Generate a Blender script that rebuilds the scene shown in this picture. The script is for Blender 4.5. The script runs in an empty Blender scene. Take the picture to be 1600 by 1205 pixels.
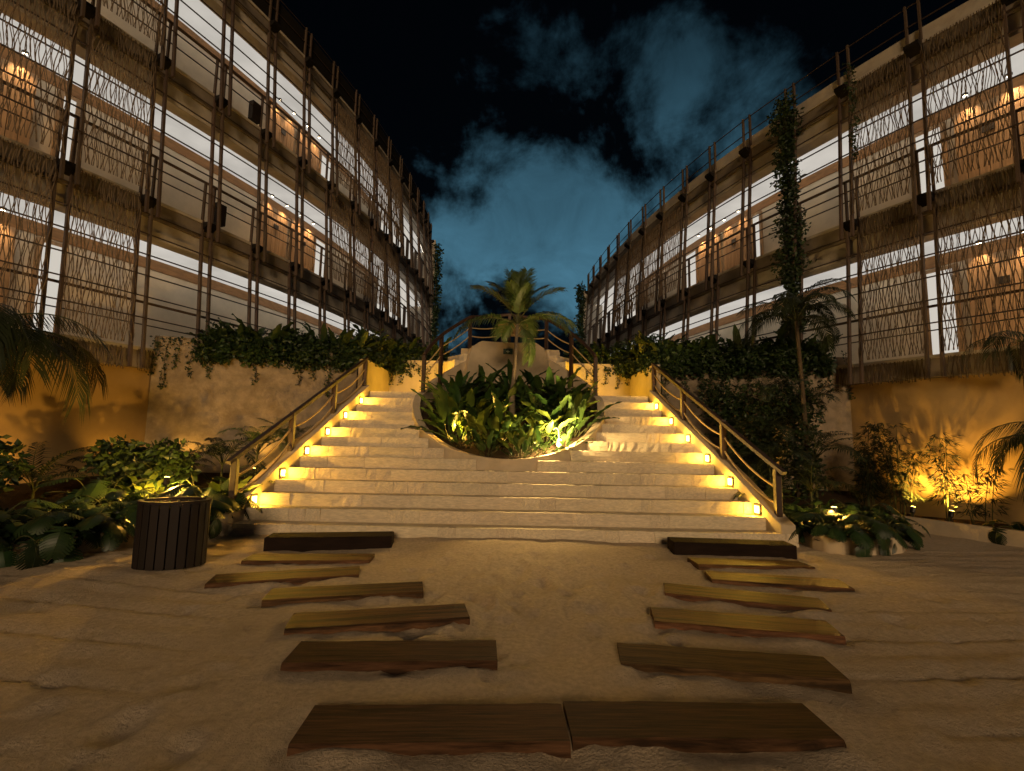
import bpy, bmesh, math, random
import numpy as np
from mathutils import Vector, Matrix, noise as mnoise

scene = bpy.context.scene
col = scene.collection
R = math.radians
rnd = random.Random(7)

# ------------------------------------------------------------------ camera
CZ = 1.39
cam_d = bpy.data.cameras.new('camera')
cam_d.sensor_width = 36.0
cam_d.lens = 740.0 / 1600.0 * 36.0
cam_d.clip_start = 0.05
cam_d.clip_end = 3000.0
cam = bpy.data.objects.new('camera', cam_d)
col.objects.link(cam)
cam.matrix_basis = (Matrix.Translation((0, 0, CZ)) @ Matrix.Rotation(R(90 + 6.33), 4, 'X')
                    @ Matrix.Rotation(R(1.1), 4, 'Z'))
scene.camera = cam

# ------------------------------------------------------------------ render settings
scene.render.engine = 'CYCLES'
scene.view_settings.view_transform = 'Standard'
scene.view_settings.look = 'None'
scene.view_settings.gamma = 1.0
scene.view_settings.use_curve_mapping = False
scene.view_settings.exposure = 0.0
cy = scene.cycles
cy.use_denoising = True
try:
    cy.denoiser = 'OPENIMAGEDENOISE'
except Exception:
    pass
cy.use_light_tree = True
cy.max_bounces = 5
cy.diffuse_bounces = 3
cy.glossy_bounces = 3
cy.transmission_bounces = 2
cy.transparent_max_bounces = 4
cy.sample_clamp_indirect = 4.0
cy.caustics_reflective = False
cy.caustics_refractive = False
cy.use_adaptive_sampling = True
cy.adaptive_threshold = 0.045

# ------------------------------------------------------------------ node helper
class N:
    def __init__(s, tree):
        s.t = tree; s.n = tree.nodes; s.l = tree.links
    def add(s, kind, **kw):
        n = s.n.new(kind)
        for k, v in kw.items():
            setattr(n, k, v)
        return n
    def link(s, a, b):
        s.l.new(a, b)
    def math(s, op, a, b=None, c=None, clamp=False):
        n = s.n.new('ShaderNodeMath'); n.operation = op; n.use_clamp = clamp
        for i, v in enumerate((a, b, c)):
            if v is None: continue
            if isinstance(v, (int, float)): n.inputs[i].default_value = v
            else: s.l.new(v, n.inputs[i])
        return n.outputs[0]
    def noise(s, vec, scale, detail=4, rough=.55, dist=0.0):
        n = s.n.new('ShaderNodeTexNoise')
        n.inputs['Scale'].default_value = scale
        n.inputs['Detail'].default_value = detail
        n.inputs['Roughness'].default_value = rough
        n.inputs['Distortion'].default_value = dist
        if vec is not None: s.l.new(vec, n.inputs['Vector'])
        return n.outputs['Fac']
    def maprange(s, v, a, b, c=0.0, d=1.0, smooth=False):
        n = s.n.new('ShaderNodeMapRange')
        if smooth: n.interpolation_type = 'SMOOTHSTEP'
        n.inputs['From Min'].default_value = a; n.inputs['From Max'].default_value = b
        n.inputs['To Min'].default_value = c; n.inputs['To Max'].default_value = d
        s.l.new(v, n.inputs['Value'])
        return n.outputs['Result']
    def mix(s, f, a, b):
        n = s.n.new('ShaderNodeMix'); n.data_type = 'RGBA'
        for sock, v in ((n.inputs[0], f), (n.inputs[6], a), (n.inputs[7], b)):
            if isinstance(v, (int, float)): sock.default_value = v
            elif isinstance(v, tuple): sock.default_value = (*v, 1) if len(v) == 3 else v
            else: s.l.new(v, sock)
        return n.outputs[2]
    def mapping(s, vec, scale=(1, 1, 1), rot=(0, 0, 0)):
        n = s.n.new('ShaderNodeMapping')
        n.inputs['Scale'].default_value = scale
        n.inputs['Rotation'].default_value = rot
        s.l.new(vec, n.inputs['Vector'])
        return n.outputs['Vector']

# ------------------------------------------------------------------ world: night sky with clouds lit from the ground
world = bpy.data.worlds.new('World')
scene.world = world
world.use_nodes = True
world.node_tree.nodes.clear()
w = N(world.node_tree)
wout = w.add('ShaderNodeOutputWorld')
bg = w.add('ShaderNodeBackground')
tc = w.add('ShaderNodeTexCoord')
dirv = tc.outputs['Generated']
wn = w.add('ShaderNodeTexNoise'); wn.inputs['Scale'].default_value = 4.2; wn.inputs['Detail'].default_value = 6; wn.inputs['Roughness'].default_value = .6
w.link(dirv, wn.inputs['Vector'])
wsub = w.add('ShaderNodeVectorMath'); wsub.operation = 'SUBTRACT'; w.link(wn.outputs['Color'], wsub.inputs[0]); wsub.inputs[1].default_value = (.5, .5, .5)
wmul = w.add('ShaderNodeVectorMath'); wmul.operation = 'SCALE'; w.link(wsub.outputs[0], wmul.inputs[0]); wmul.inputs['Scale'].default_value = .42
wadd = w.add('ShaderNodeVectorMath'); wadd.operation = 'ADD'; w.link(dirv, wadd.inputs[0]); w.link(wmul.outputs[0], wadd.inputs[1])
warped = wadd.outputs[0]
def lobe(d, r, amp):
    """soft cloud mass round a direction d of angular radius r"""
    d = Vector(d).normalized()
    vm = w.add('ShaderNodeVectorMath'); vm.operation = 'DISTANCE'
    w.link(warped, vm.inputs[0]); vm.inputs[1].default_value = d
    return w.maprange(vm.outputs['Value'], r, 0.0, 0.0, amp, smooth=True)
CLOUDS = [((0.02, 1, 0.50), .26, .55), ((0.14, 1, 0.42), .36, .66), ((-0.06, 1, 0.38), .28, .60),
          ((0.32, 1, 0.50), .34, .56), ((0.50, 1, 0.60), .36, .52), ((0.34, 1, 0.76), .32, .58), ((0.54, 1, .76), .30, .50),
          ((0.07, 1, 0.84), .22, .42), ((0.02, 1, 0.70), .16, .26), ((-0.20, 1, 0.36), .26, .60), ((0.18, 1, 0.30), .26, .52),
          ((-0.14, 1, 0.24), .18, .56), ((0.10, 1, 0.20), .12, .34), ((0.42, 1, 0.34), .34, .50),
          ((-0.9, .8, .5), .40, .40), ((1.3, .6, .6), .42, .40), ((-.7, -1, .6), .5, .44), ((.8, -1, .45), .5, .44), ((0, -.3, 1), .4, .32)]
acc = None
for d, r, a in CLOUDS:
    v = lobe(d, r, a)
    acc = v if acc is None else w.math('MAXIMUM', acc, v)
n1 = w.noise(dirv, 3.4, 8, .60, .35)
n2 = w.noise(dirv, 8.0, 9, .66, .5)
dens = w.math('ADD', w.math('MULTIPLY', w.math('SUBTRACT', n1, .5), 1.5), acc)
dens = w.math('ADD', dens, w.math('MULTIPLY', w.math('SUBTRACT', n2, .5), .46))
cov = w.maprange(dens, .22, .62, 0, 1, smooth=True)
sep = w.add('ShaderNodeSeparateXYZ'); w.link(dirv, sep.inputs[0])
elev = w.maprange(sep.outputs['Z'], .14, .64, 1.0, .15)
lit = w.math('MULTIPLY', cov, elev)
lit = w.math('MULTIPLY', lit, w.maprange(n2, .25, .75, .66, 1.18))
# faint Nishita night base under the clouds
sky = w.add('ShaderNodeTexSky'); sky.sky_type = 'NISHITA'; sky.sun_disc = False
sky.sun_elevation = R(15); sky.sun_rotation = R(177)
skyb = w.add('ShaderNodeMix'); skyb.data_type = 'RGBA'; skyb.blend_type = 'MULTIPLY'
skyb.inputs[0].default_value = 1.0
w.link(sky.outputs[0], skyb.inputs[6]); skyb.inputs[7].default_value = (.0002, .00024, .00026, 1)
cc = w.mix(lit, (.0003, .0006, .0011), (.085, .240, .350))
addn = w.add('ShaderNodeMix'); addn.data_type = 'RGBA'; addn.blend_type = 'ADD'; addn.inputs[0].default_value = 1.0
w.link(cc, addn.inputs[6]); w.link(skyb.outputs[2], addn.inputs[7])
w.link(addn.outputs[2], bg.inputs['Color'])
bg.inputs['Strength'].default_value = 1.0
world.cycles.sampling_method = 'NONE'
w.link(bg.outputs[0], wout.inputs['Surface'])

# ------------------------------------------------------------------ the one sun: low warm light from behind the camera
sun_d = bpy.data.lights.new('sun', 'SUN')
sun_d.energy = 1.35
sun_d.angle = R(14)
sun_d.color = (1.0, .70, .40)
sun = bpy.data.objects.new('sun', sun_d)
col.objects.link(sun)
SUN_TO = Vector((-.06, 1.0, -.27)).normalized()
sun.matrix_basis = Matrix.Translation((4, -12, 8)) @ SUN_TO.to_track_quat('-Z', 'Y').to_matrix().to_4x4()

# ------------------------------------------------------------------ materials
MATS = {}
def mat(name, base, rough=.7, var=.25, scale=6.0, bump=0.0, bscale=40.0, stretch=(1, 1, 1), second=None, secf=(.45, .62),
        secscale=1.5, spec=.4, objrand=0.0, coords='Object', trans=0.0, detail=5):
    m = bpy.data.materials.new(name); m.use_nodes = True
    t = N(m.node_tree); t.n.clear()
    out = t.add('ShaderNodeOutputMaterial'); b = t.add('ShaderNodeBsdfPrincipled')
    co = t.add('ShaderNodeTexCoord').outputs[coords]
    if coords == 'Object':
        oi = t.add('ShaderNodeObjectInfo')
        va = t.add('ShaderNodeVectorMath'); va.operation = 'ADD'
        t.link(co, va.inputs[0])
        cm = t.add('ShaderNodeCombineXYZ')
        t.link(t.math('MULTIPLY', oi.outputs['Random'], 37.0), cm.inputs[0])
        t.link(t.math('MULTIPLY', oi.outputs['Random'], 91.0), cm.inputs[1])
        t.link(cm.outputs[0], va.inputs[1])
        co = va.outputs[0]
    v = t.mapping(co, stretch) if stretch != (1, 1, 1) else co
    nz = t.noise(v, scale, detail, .6)
    dark = tuple(c * (1 - var) for c in base); light = tuple(min(1, c * (1 + var)) for c in base)
    c = t.mix(t.maprange(nz, .3, .7), dark, light)
    if second is not None:
        n2 = t.noise(v, secscale, 6, .65, .4)
        c = t.mix(t.maprange(n2, secf[0], secf[1], smooth=True), c, second)
    if objrand:
        oi2 = t.add('ShaderNodeObjectInfo')
        h = t.add('ShaderNodeHueSaturation')
        t.link(c, h.inputs['Color'])
        t.link(t.maprange(oi2.outputs['Random'], 0, 1, 1 - objrand, 1 + objrand), h.inputs['Value'])
        r2 = t.math('FRACT', t.math('MULTIPLY', oi2.outputs['Random'], 17.3))
        t.link(t.maprange(r2, 0, 1, .5 - objrand * .06, .5 + objrand * .06), h.inputs['Hue'])
        c = h.outputs[0]
    t.link(c, b.inputs['Base Color'])
    t.link(t.maprange(nz, .2, .8, max(.02, rough - .1), min(1, rough + .1)), b.inputs['Roughness'])
    b.inputs['Specular IOR Level'].default_value = spec
    if bump:
        bn = t.noise(v, bscale, 6, .65)
        bp = t.add('ShaderNodeBump'); bp.inputs['Strength'].default_value = bump
        bp.inputs['Distance'].default_value = .02
        t.link(bn, bp.inputs['Height']); t.link(bp.outputs[0], b.inputs['Normal'])
    if trans:
        tr = t.add('ShaderNodeBsdfTranslucent'); t.link(c, tr.inputs['Color'])
        ms = t.add('ShaderNodeMixShader'); ms.inputs[0].default_value = trans
        t.link(b.outputs[0], ms.inputs[1]); t.link(tr.outputs[0], ms.inputs[2])
        t.link(ms.outputs[0], out.inputs['Surface'])
    else:
        t.link(b.outputs[0], out.inputs['Surface'])
    MATS[name] = m
    return m
def emit(name, colr, strength):
    m = bpy.data.materials.new(name); m.use_nodes = True
    t = N(m.node_tree); t.n.clear()
    out = t.add('ShaderNodeOutputMaterial'); e = t.add('ShaderNodeEmission')
    e.inputs[0].default_value = (*colr, 1); e.inputs[1].default_value = strength
    t.link(e.outputs[0], out.inputs['Surface'])
    MATS[name] = m
    return m

mat('sand', (.55, .435, .31), .95, .18, 26.0, .9, 70, second=(.45, .35, .24), secf=(.48, .75), secscale=.9, spec=.1)
def extra_relief(name, comps):
    # further layers of fine relief: (scale, stretch, strength)
    m = MATS[name]; t = N(m.node_tree); b = [n for n in t.n if n.type == 'BSDF_PRINCIPLED'][0]
    prev = b.inputs['Normal'].links[0].from_socket
    co = t.add('ShaderNodeTexCoord').outputs['Object']
    for sc, st, dist in comps:
        bp = t.add('ShaderNodeBump'); bp.inputs['Strength'].default_value = 1.0; bp.inputs['Distance'].default_value = dist
        t.link(t.noise(t.mapping(co, st), sc, 5, .6, .8), bp.inputs['Height']); t.link(prev, bp.inputs['Normal']); prev = bp.outputs[0]
    t.link(prev, b.inputs['Normal'])
extra_relief('sand', [(1.0, (13, 3.2, 1), .007), (3.2, (1, 1.6, 1), .012), (1.0, (3.0, 15, 1), .004)])
mat('stone', (.66, .55, .39), .85, .20, 9, .5, 26, second=(.55, .455, .32), secf=(.52, .75), secscale=3.2, spec=.2, objrand=.08)
mat('plaster', (.52, .42, .29), .9, .12, 3, .25, 18, second=(.40, .31, .20), secf=(.5, .78), secscale=1.1, spec=.15)
mat('cladding', (.26, .205, .145), .9, .28, 5, .9, 12, second=(.18, .135, .09), secf=(.48, .70), secscale=1.7, spec=.15)
mat('ochre_wall', (.38, .255, .115), .9, .12, 2.5, .25, 14, second=(.32, .22, .11), secf=(.5, .8), secscale=.9, spec=.1)
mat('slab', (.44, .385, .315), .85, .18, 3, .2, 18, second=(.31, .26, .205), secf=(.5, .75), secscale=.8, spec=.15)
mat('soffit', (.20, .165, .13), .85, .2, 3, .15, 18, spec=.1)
mat('ceiling', (.80, .78, .74), .8, .03, 3, 0, spec=.1)
mat('inner_wall', (.70, .60, .46), .85, .10, 2.5, .1, 30, second=(.62, .52, .39), secf=(.5, .8), secscale=.7, spec=.1)
mat('wood_trim', (.30, .15, .055), .6, .25, 4, .1, 30, stretch=(1, 1, 4), spec=.3)
mat('alcove_wood', (.40, .25, .13), .55, .28, 5, .15, 30, stretch=(1, 1, 9), spec=.3)
mat('post_wood', (.078, .052, .036), .65, .35, 7, .25, 40, stretch=(6, 6, .6), spec=.3, objrand=.15)
mat('steel', (.05, .032, .022), .55, .2, 10, 0, spec=.4)
mat('bracket', (.008, .006, .005), .7, .1, 10, 0, spec=.2)
mat('net_dark', (.012, .010, .008), .9, .2, 30, 0, spec=.1)
mat('rope_grey', (.16, .115, .075), .95, .25, 30, 0, spec=.05)
mat('rope_dark', (.13, .095, .062), .95, .25, 30, 0, spec=.05)
mat('rope', (.46, .33, .17), .95, .2, 60, 0, spec=.05)
mat('rail_wood', (.038, .018, .010), .5, .35, 6, .2, 50, stretch=(1, 1, 1), spec=.4)
mat('plank', (.115, .058, .025), .48, .75, 6, .30, 26, stretch=(.6, 14, 5), second=(.030, .017, .010), secf=(.46, .62), secscale=1.3, spec=.07, objrand=.18)
mat('plank_dull', (.085, .046, .022), .72, .75, 6, .45, 26, stretch=(.6, 14, 5), second=(.03, .018, .010), secf=(.5, .68), secscale=1.6, spec=.08, objrand=.18)  # plank copy, rougher and darker so the nearest rows lose the sheen
mat('sleeper', (.018, .011, .008), .85, .35, 5, .3, 30, stretch=(.7, 9, 4), spec=.08)
mat('bin_wood', (.013, .007, .005), .65, .35, 6, .2, 40, stretch=(8, 8, .6), spec=.35, objrand=.2)
mat('black', (.006, .005, .004), .6, .1, 5, 0)
mat('soil', (.045, .030, .018), .95, .35, 8, .6, 30, spec=.05)
mat('leaf', (.042, .085, .018), .42, .35, 5, 0, spec=.45, objrand=.30, trans=.18)
mat('leaf_dark', (.017, .036, .010), .45, .35, 5, 0, spec=.4, objrand=.30, trans=.12)
mat('leaf_light', (.12, .16, .026), .42, .30, 4, 0, spec=.4, objrand=.25, trans=.25)
mat('leaf_hedge', (.021, .040, .010), .5, .5, 3.5, 0, spec=.4, objrand=.2, trans=.12)
mat('palm_leaf', (.052, .080, .020), .45, .3, 4, 0, spec=.4, objrand=.2, trans=.15)
mat('palm_dark', (.019, .027, .010), .5, .3, 4, 0, spec=.3, objrand=.2, trans=.1)
mat('stem', (.06, .065, .022), .6, .25, 8, 0, spec=.3)
mat('trunk', (.20, .155, .105), .9, .3, 14, .5, 30, stretch=(1, 1, 5), spec=.1)
mat('bark_dark', (.09, .065, .04), .9, .3, 14, .5, 30, stretch=(1, 1, 4), spec=.1)
mat('sign_green', (.012, .045, .028), .5, .1, 5, 0)
mat('sign_white', (.70, .75, .66), .5, .05, 5, 0)
mat('board_wood', (.36, .19, .07), .6, .25, 5, .2, 30, stretch=(.6, 6, 6), spec=.3)
mat('metal_dark', (.03, .022, .014), .4, .2, 10, 0, spec=.5)
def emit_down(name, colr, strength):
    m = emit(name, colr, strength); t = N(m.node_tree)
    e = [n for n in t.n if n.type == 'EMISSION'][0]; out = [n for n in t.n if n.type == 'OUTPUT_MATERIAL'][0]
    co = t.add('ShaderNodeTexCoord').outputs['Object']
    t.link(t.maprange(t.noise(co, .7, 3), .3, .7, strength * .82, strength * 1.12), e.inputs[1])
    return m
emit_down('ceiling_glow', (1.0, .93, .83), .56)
emit('fill_warm', (1.0, .84, .62), 13.0)  # glow of the unseen strips added behind the fascia beams
emit('lit_panel', (1.0, .92, .80), .62)
emit('lens_warm', (1.0, .70, .16), 14.0)
emit('lens_amber', (1.0, .62, .12), 26.0)
emit('lens_stem', (1.0, .80, .35), 4.0)
emit('lens_spot', (1.0, .80, .50), 18.0)

# ------------------------------------------------------------------ object helpers
WM = {}
def tag(o, label=None, cat=None, group=None, kind=None):
    if label: o['label'] = label
    if cat: o['category'] = cat
    if group: o['group'] = group
    if kind: o['kind'] = kind
    return o
def place(o, m, parent=None):
    col.objects.link(o)
    o.matrix_basis = m
    if parent is not None:
        o.parent = parent
        o.matrix_parent_inverse = WM[parent.name].inverted()
    WM[o.name] = m.copy()
    return o
def thing(name, loc, label, cat, group=None, rz=0.0):
    o = bpy.data.objects.new(name, None)
    o.empty_display_size = .1
    place(o, Matrix.Translation(loc) @ Matrix.Rotation(rz, 4, 'Z'))
    return tag(o, label, cat, group)
class MB:
    def __init__(s): s.v = []; s.f = []
    def add(s, v, f):
        o = len(s.v); s.v += [tuple(p) for p in v]; s.f += [tuple(i + o for i in q) for q in f]
        return s
    def box(s, a, b):
        x0, y0, z0 = a; x1, y1, z1 = b
        return s.add([(x0, y0, z0), (x1, y0, z0), (x1, y1, z0), (x0, y1, z0), (x0, y0, z1), (x1, y0, z1), (x1, y1, z1), (x0, y1, z1)],
                     [(0, 3, 2, 1), (4, 5, 6, 7), (0, 1, 5, 4), (1, 2, 6, 5), (2, 3, 7, 6), (3, 0, 4, 7)])
    def hexa(s, b4, t4):
        return s.add(list(b4) + list(t4), [(0, 3, 2, 1), (4, 5, 6, 7), (0, 1, 5, 4), (1, 2, 6, 5), (2, 3, 7, 6), (3, 0, 4, 7)])
    def tube(s, pts, r, n=6, caps=True, r1=None):
        pts = [Vector(p) for p in pts]; k = len(pts)
        up = Vector((0, 0, 1)); rings = []
        for i, p in enumerate(pts):
            d = (pts[min(i + 1, k - 1)] - pts[max(i - 1, 0)])
            if d.length < 1e-9: d = Vector((0, 0, 1))
            d.normalize()
            a = d.cross(up)
            if a.length < .05: a = d.cross(Vector((0, 1, 0)))
            a.normalize(); b = d.cross(a)
            if callable(r): rr = r(i / (k - 1))
            else: rr = r + ((r1 - r) * i / (k - 1) if r1 is not None else 0)
            rings.append([p + (a * math.cos(2 * math.pi * j / n) + b * math.sin(2 * math.pi * j / n)) * rr for j in range(n)])
        v = [q for ring in rings for q in ring]; f = []
        for i in range(k - 1):
            for j in range(n):
                f.append((i * n + j, i * n + (j + 1) % n, (i + 1) * n + (j + 1) % n, (i + 1) * n + j))
        if caps and n > 2:
            f.append(tuple(range(n))[::-1]); f.append(tuple((k - 1) * n + j for j in range(n)))
        return s.add(v, f)
    def mesh(s, name, material=None, smooth=False):
        me = bpy.data.meshes.new(name)
        me.from_pydata(s.v, [], s.f)
        if material: me.materials.append(MATS[material])
        if smooth: me.polygons.foreach_set('use_smooth', [True] * len(me.polygons))
        me.update()
        return me
    def build(s, name, material, parent=None, smooth=False, m=None):
        return place(bpy.data.objects.new(name, s.mesh(name, material, smooth)), m or Matrix.Identity(4), parent)
def fixnormals(o):
    bm = bmesh.new(); bm.from_mesh(o.data); bmesh.ops.recalc_face_normals(bm, faces=bm.faces); bm.to_mesh(o.data); bm.free()
def bevel(o, wdt=.01, seg=2, angle=30):
    md = o.modifiers.new('bevel', 'BEVEL'); md.width = wdt; md.segments = seg; md.limit_method = 'ANGLE'; md.angle_limit = R(angle)
    return o
CUBES = {}
def cube(material):
    if material not in CUBES:
        CUBES[material] = MB().box((-.5, -.5, -.5), (.5, .5, .5)).mesh('bar_' + material, material)
    return CUBES[material]
def bar(name, p0, p1, wd, th, material, parent, side=None):
    """a straight square bar between two points (a shared cube mesh, scaled)"""
    p0 = Vector(p0); p1 = Vector(p1); d = p1 - p0; L = d.length; d.normalize()
    a = Vector(side) if side is not None else d.cross(Vector((0, 0, 1)))
    if a.length < .05: a = Vector((1, 0, 0))
    a = (a - d * a.dot(d)).normalized(); b = d.cross(a)
    m = Matrix(((d.x * L, a.x * wd, b.x * th, 0), (d.y * L, a.y * wd, b.y * th, 0), (d.z * L, a.z * wd, b.z * th, 0), (0, 0, 0, 1)))
    m.translation = (p0 + p1) / 2
    return place(bpy.data.objects.new(name, cube(material)), m, parent)
def lamp(name, kind, loc, energy, colr, parent, size=.06, direction=None, spot=None, blend=.6):
    d = bpy.data.lights.new(name, kind)
    d.energy = energy; d.color = colr
    if kind == 'AREA': d.size = size
    else: d.shadow_soft_size = size
    if kind == 'SPOT':
        d.spot_size = R(spot); d.spot_blend = blend
    o = bpy.data.objects.new(name, d)
    m = Matrix.Translation(loc)
    if direction is not None: m = m @ Vector(direction).to_track_quat('-Z', 'Y').to_matrix().to_4x4()
    return place(o, m, parent)
ORD = ['first', 'second', 'third', 'fourth', 'fifth', 'sixth', 'seventh', 'eighth', 'ninth', 'tenth', 'eleventh', 'twelfth', 'thirteenth', 'fourteenth', 'fifteenth', 'sixteenth']
def sm(a, b, x):
    t = max(0.0, min(1.0, (x - a) / (b - a))); return t * t * (3 - 2 * t)

# ================================================================== GROUND
PLANKS = [('left', (-.93, 2.23), (-.98, 2.56), (.29, 2.60), (.285, 2.27), 'nearest dark plank left of the middle joint'),
          ('right', (.298, 2.29), (.303, 2.64), (1.56, 2.66), (1.55, 2.33), 'nearest dark plank right of the middle joint'),
          ('left', (-1.33, 2.96), (-1.35, 3.28), (-.07, 3.36), (-.06, 3.04), ''), ('right', (.70, 3.06), (.74, 3.37), (2.03, 3.19), (1.95, 2.87), ''),
          ('left', (-1.56, 3.43), (-1.60, 3.77), (-.34, 4.07), (-.30, 3.73), ''), ('right', (1.10, 3.74), (1.18, 4.06), (2.45, 3.82), (2.37, 3.49), ''),
          ('left', (-2.01, 4.00), (-2.06, 4.36), (-.80, 4.64), (-.74, 4.28), ''), ('right', (1.40, 4.38), (1.48, 4.72), (2.75, 4.38), (2.65, 4.04), ''),
          ('left', (-2.72, 4.40), (-2.80, 4.74), (-1.54, 5.10), (-1.45, 4.76), ''), ('right', (2.00, 4.84), (2.08, 5.19), (3.33, 4.96), (3.25, 4.62), ''),
          ('left', (-2.82, 5.20), (-2.87, 5.50), (-1.56, 5.64), (-1.50, 5.34), ''), ('right', (2.07, 5.38), (2.10, 5.70), (3.42, 5.73), (3.35, 5.41), '')]
PLBOX = []
for (_, a, b, c, d, _l) in PLANKS:
    cx_ = (a[0] + b[0] + c[0] + d[0]) / 4; cy_ = (a[1] + b[1] + c[1] + d[1]) / 4
    rz = math.atan2(((d[1] + c[1]) - (a[1] + b[1])), ((d[0] + c[0]) - (a[0] + b[0])))
    PLBOX.append((cx_, cy_, math.cos(rz), math.sin(rz), math.hypot((d[0] + c[0] - a[0] - b[0]) / 4, (d[1] + c[1] - a[1] - b[1]) / 4), .1625))

def sand_height(x, y):
    near = math.exp(-(max(0, abs(x) - 9) / 3) ** 2) * math.exp(-(max(0, y - 9) / 2) ** 2)
    h = .020 * mnoise.noise((x * .9, y * 1.3, 0)) + .012 * mnoise.noise((x * 3.1, y * 3.6, 4)) + .005 * mnoise.noise((x * 9, y * 10, 9))
    # rake furrows running across on both sides of the planks
    side = sm(1.6, 2.6, abs(x)) * sm(.6, 1.6, y)
    yy = y + .16 * x * (1 if x < 0 else -.4) + .10 * mnoise.noise((x * .5, y * .3, 2))
    fur = abs(((yy * 1.9) % 1.0) - .5) * 2
    h += side * (-.014 * (1 - sm(0, .16, fur)) + .004 * math.sin(yy * 23))
    # trodden patch between the planks
    c = math.exp(-((x - .2) / 1.3) ** 2) * math.exp(-((y - 4.7) / 1.4) ** 2)
    h += c * 1.5 * (.028 * mnoise.noise((x * 6, y * 2.2, 1)) + .018 * mnoise.noise((x * 14, y * 6, 3)) + .010 * mnoise.noise((x * 26, y * 11, 6)))
    # sand drifted up against the lowest riser
    h += .055 * math.exp(-((x - .15) / 1.25) ** 2) * sm(5.3, 6.45, y)
    h += .03 * math.exp(-((x + 2.6) / 1.2) ** 2) * sm(5.9, 6.5, y)
    for (px, py, ca, sa, hl, hw_) in PLBOX:
        dx, dy = x - px, y - py
        if dx * dx + dy * dy > .9: continue
        u, v_ = abs(dx * ca + dy * sa) - hl, abs(-dx * sa + dy * ca) - hw_
        dist = math.hypot(max(u, 0), max(v_, 0)) if max(u, v_) > 0 else max(u, v_)
        if -.05 < dist < .3:
            bank = max(0.0, .35 + 1.2 * mnoise.noise((x * 2.3, y * 2.3, 7)))
            h += .030 * bank * math.exp(-(max(dist, 0) / .10) ** 2) * sm(-.05, .0, dist)
            h -= .010 * (1 - min(1, bank)) * math.exp(-(dist / .06) ** 2)
    for (fx, fy, fr, fd) in FEET:
        fd = fd * 1.1
        d2 = ((x - fx) ** 2 * 2.2 + (y - fy) ** 2) / (fr * fr)
        if d2 < 4: h += -fd * math.exp(-d2 * 1.6) + fd * .5 * math.exp(-(d2 - 1.3) ** 2 * 2.5)
    return h * near
fr_ = random.Random(3)
FEET = [(fr_.uniform(-4.8, 4.8), fr_.uniform(1.3, 6.0), fr_.uniform(.10, .19), fr_.uniform(.008, .022)) for _ in range(120)]
FEET += [(fr_.uniform(-.9, 1.3), fr_.uniform(3.2, 6.0), fr_.uniform(.08, .15), fr_.uniform(.008, .02)) for _ in range(50)]
xs = [-600, -120, -40, -20] + [float(v) for v in np.arange(-12, -6, .2)] + [float(v) for v in np.arange(-6, 6.001, .035)] + [float(v) for v in np.arange(6.2, 12.01, .2)] + [20, 40, 120, 600]
ys = [-300, -60, -15, -4, -1, 0, .5] + [float(v) for v in np.arange(.9, 3.2, .03)] + [float(v) for v in np.arange(3.2, 6.62, .035)] + [float(v) for v in np.arange(6.7, 10, .2)] + [14, 30, 80, 250, 900]
gv = []; gf = []
for y in ys:
    for x in xs: gv.append((x, y, sand_height(x, y) if abs(x) < 12 and .5 < y < 9.9 else 0.0))
nx = len(xs)
for j in range(len(ys) - 1):
    for i in range(nx - 1):
        a = j * nx + i; gf.append((a, a + 1, a + nx + 1, a + nx))
g = MB(); g.v = gv; g.f = gf
ground = g.build('sand_ground', 'sand', smooth=True)
tag(ground, kind='structure')

# ================================================================== BUILDINGS
PL = [(-9.15, 5.35), (-8.5, 6.6), (-7.88, 7.78), (-7.36, 8.95), (-6.89, 10.1), (-6.46, 11.26), (-6.06, 12.42), (-5.73, 13.63), (-5.43, 14.84),
      (-5.18, 16.06), (-4.98, 17.3), (-4.82, 18.54), (-4.70, 19.8), (-4.60, 21.05), (-4.55, 22.25), (-4.54, 23.45), (-4.60, 24.7)]
PR = [(9.05, 6.05), (8.3, 7.18), (7.62, 8.3), (7.05, 9.4), (6.55, 10.5), (6.07, 11.62), (5.66, 12.78), (5.31, 13.98), (4.99, 15.2),
      (4.72, 16.42), (4.51, 17.66), (4.33, 18.88), (4.18, 20.08), (4.05, 21.3), (3.94, 22.5), (3.88, 23.7)]

def normals(P, side):
    out = []
    for i in range(len(P)):
        a = Vector(P[max(0, i - 1)]); b = Vector(P[min(len(P) - 1, i + 1)])
        t = (b - a).normalized()
        n = Vector((t.y, -t.x)) if side < 0 else Vector((-t.y, t.x))
        out.append((t, n))
    return out
def strip(P, NR, o0, o1, z0, z1, i0=0, i1=None):
    """closed curved bar following the facade: from offset o0 to o1 (outward positive), z0..z1"""
    i1 = len(P) - 1 if i1 is None else i1
    mb = MB(); ring = []
    for i in range(i0, i1 + 1):
        p = Vector(P[i]); n = NR[i][1]
        a = p + n * o0; b = p + n * o1
        ring.append([(a.x, a.y, z0), (b.x, b.y, z0), (b.x, b.y, z1), (a.x, a.y, z1)])
    v = [q for r_ in ring for q in r_]; f = []
    for k in range(len(ring) - 1):
        for j in range(4):
            f.append((k * 4 + j, k * 4 + (j + 1) % 4, (k + 1) * 4 + (j + 1) % 4, (k + 1) * 4 + j))
    f.append((0, 1, 2, 3)); f.append(tuple((len(ring) - 1) * 4 + j for j in range(4)))
    mb.add(v, f)
    return mb
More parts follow.
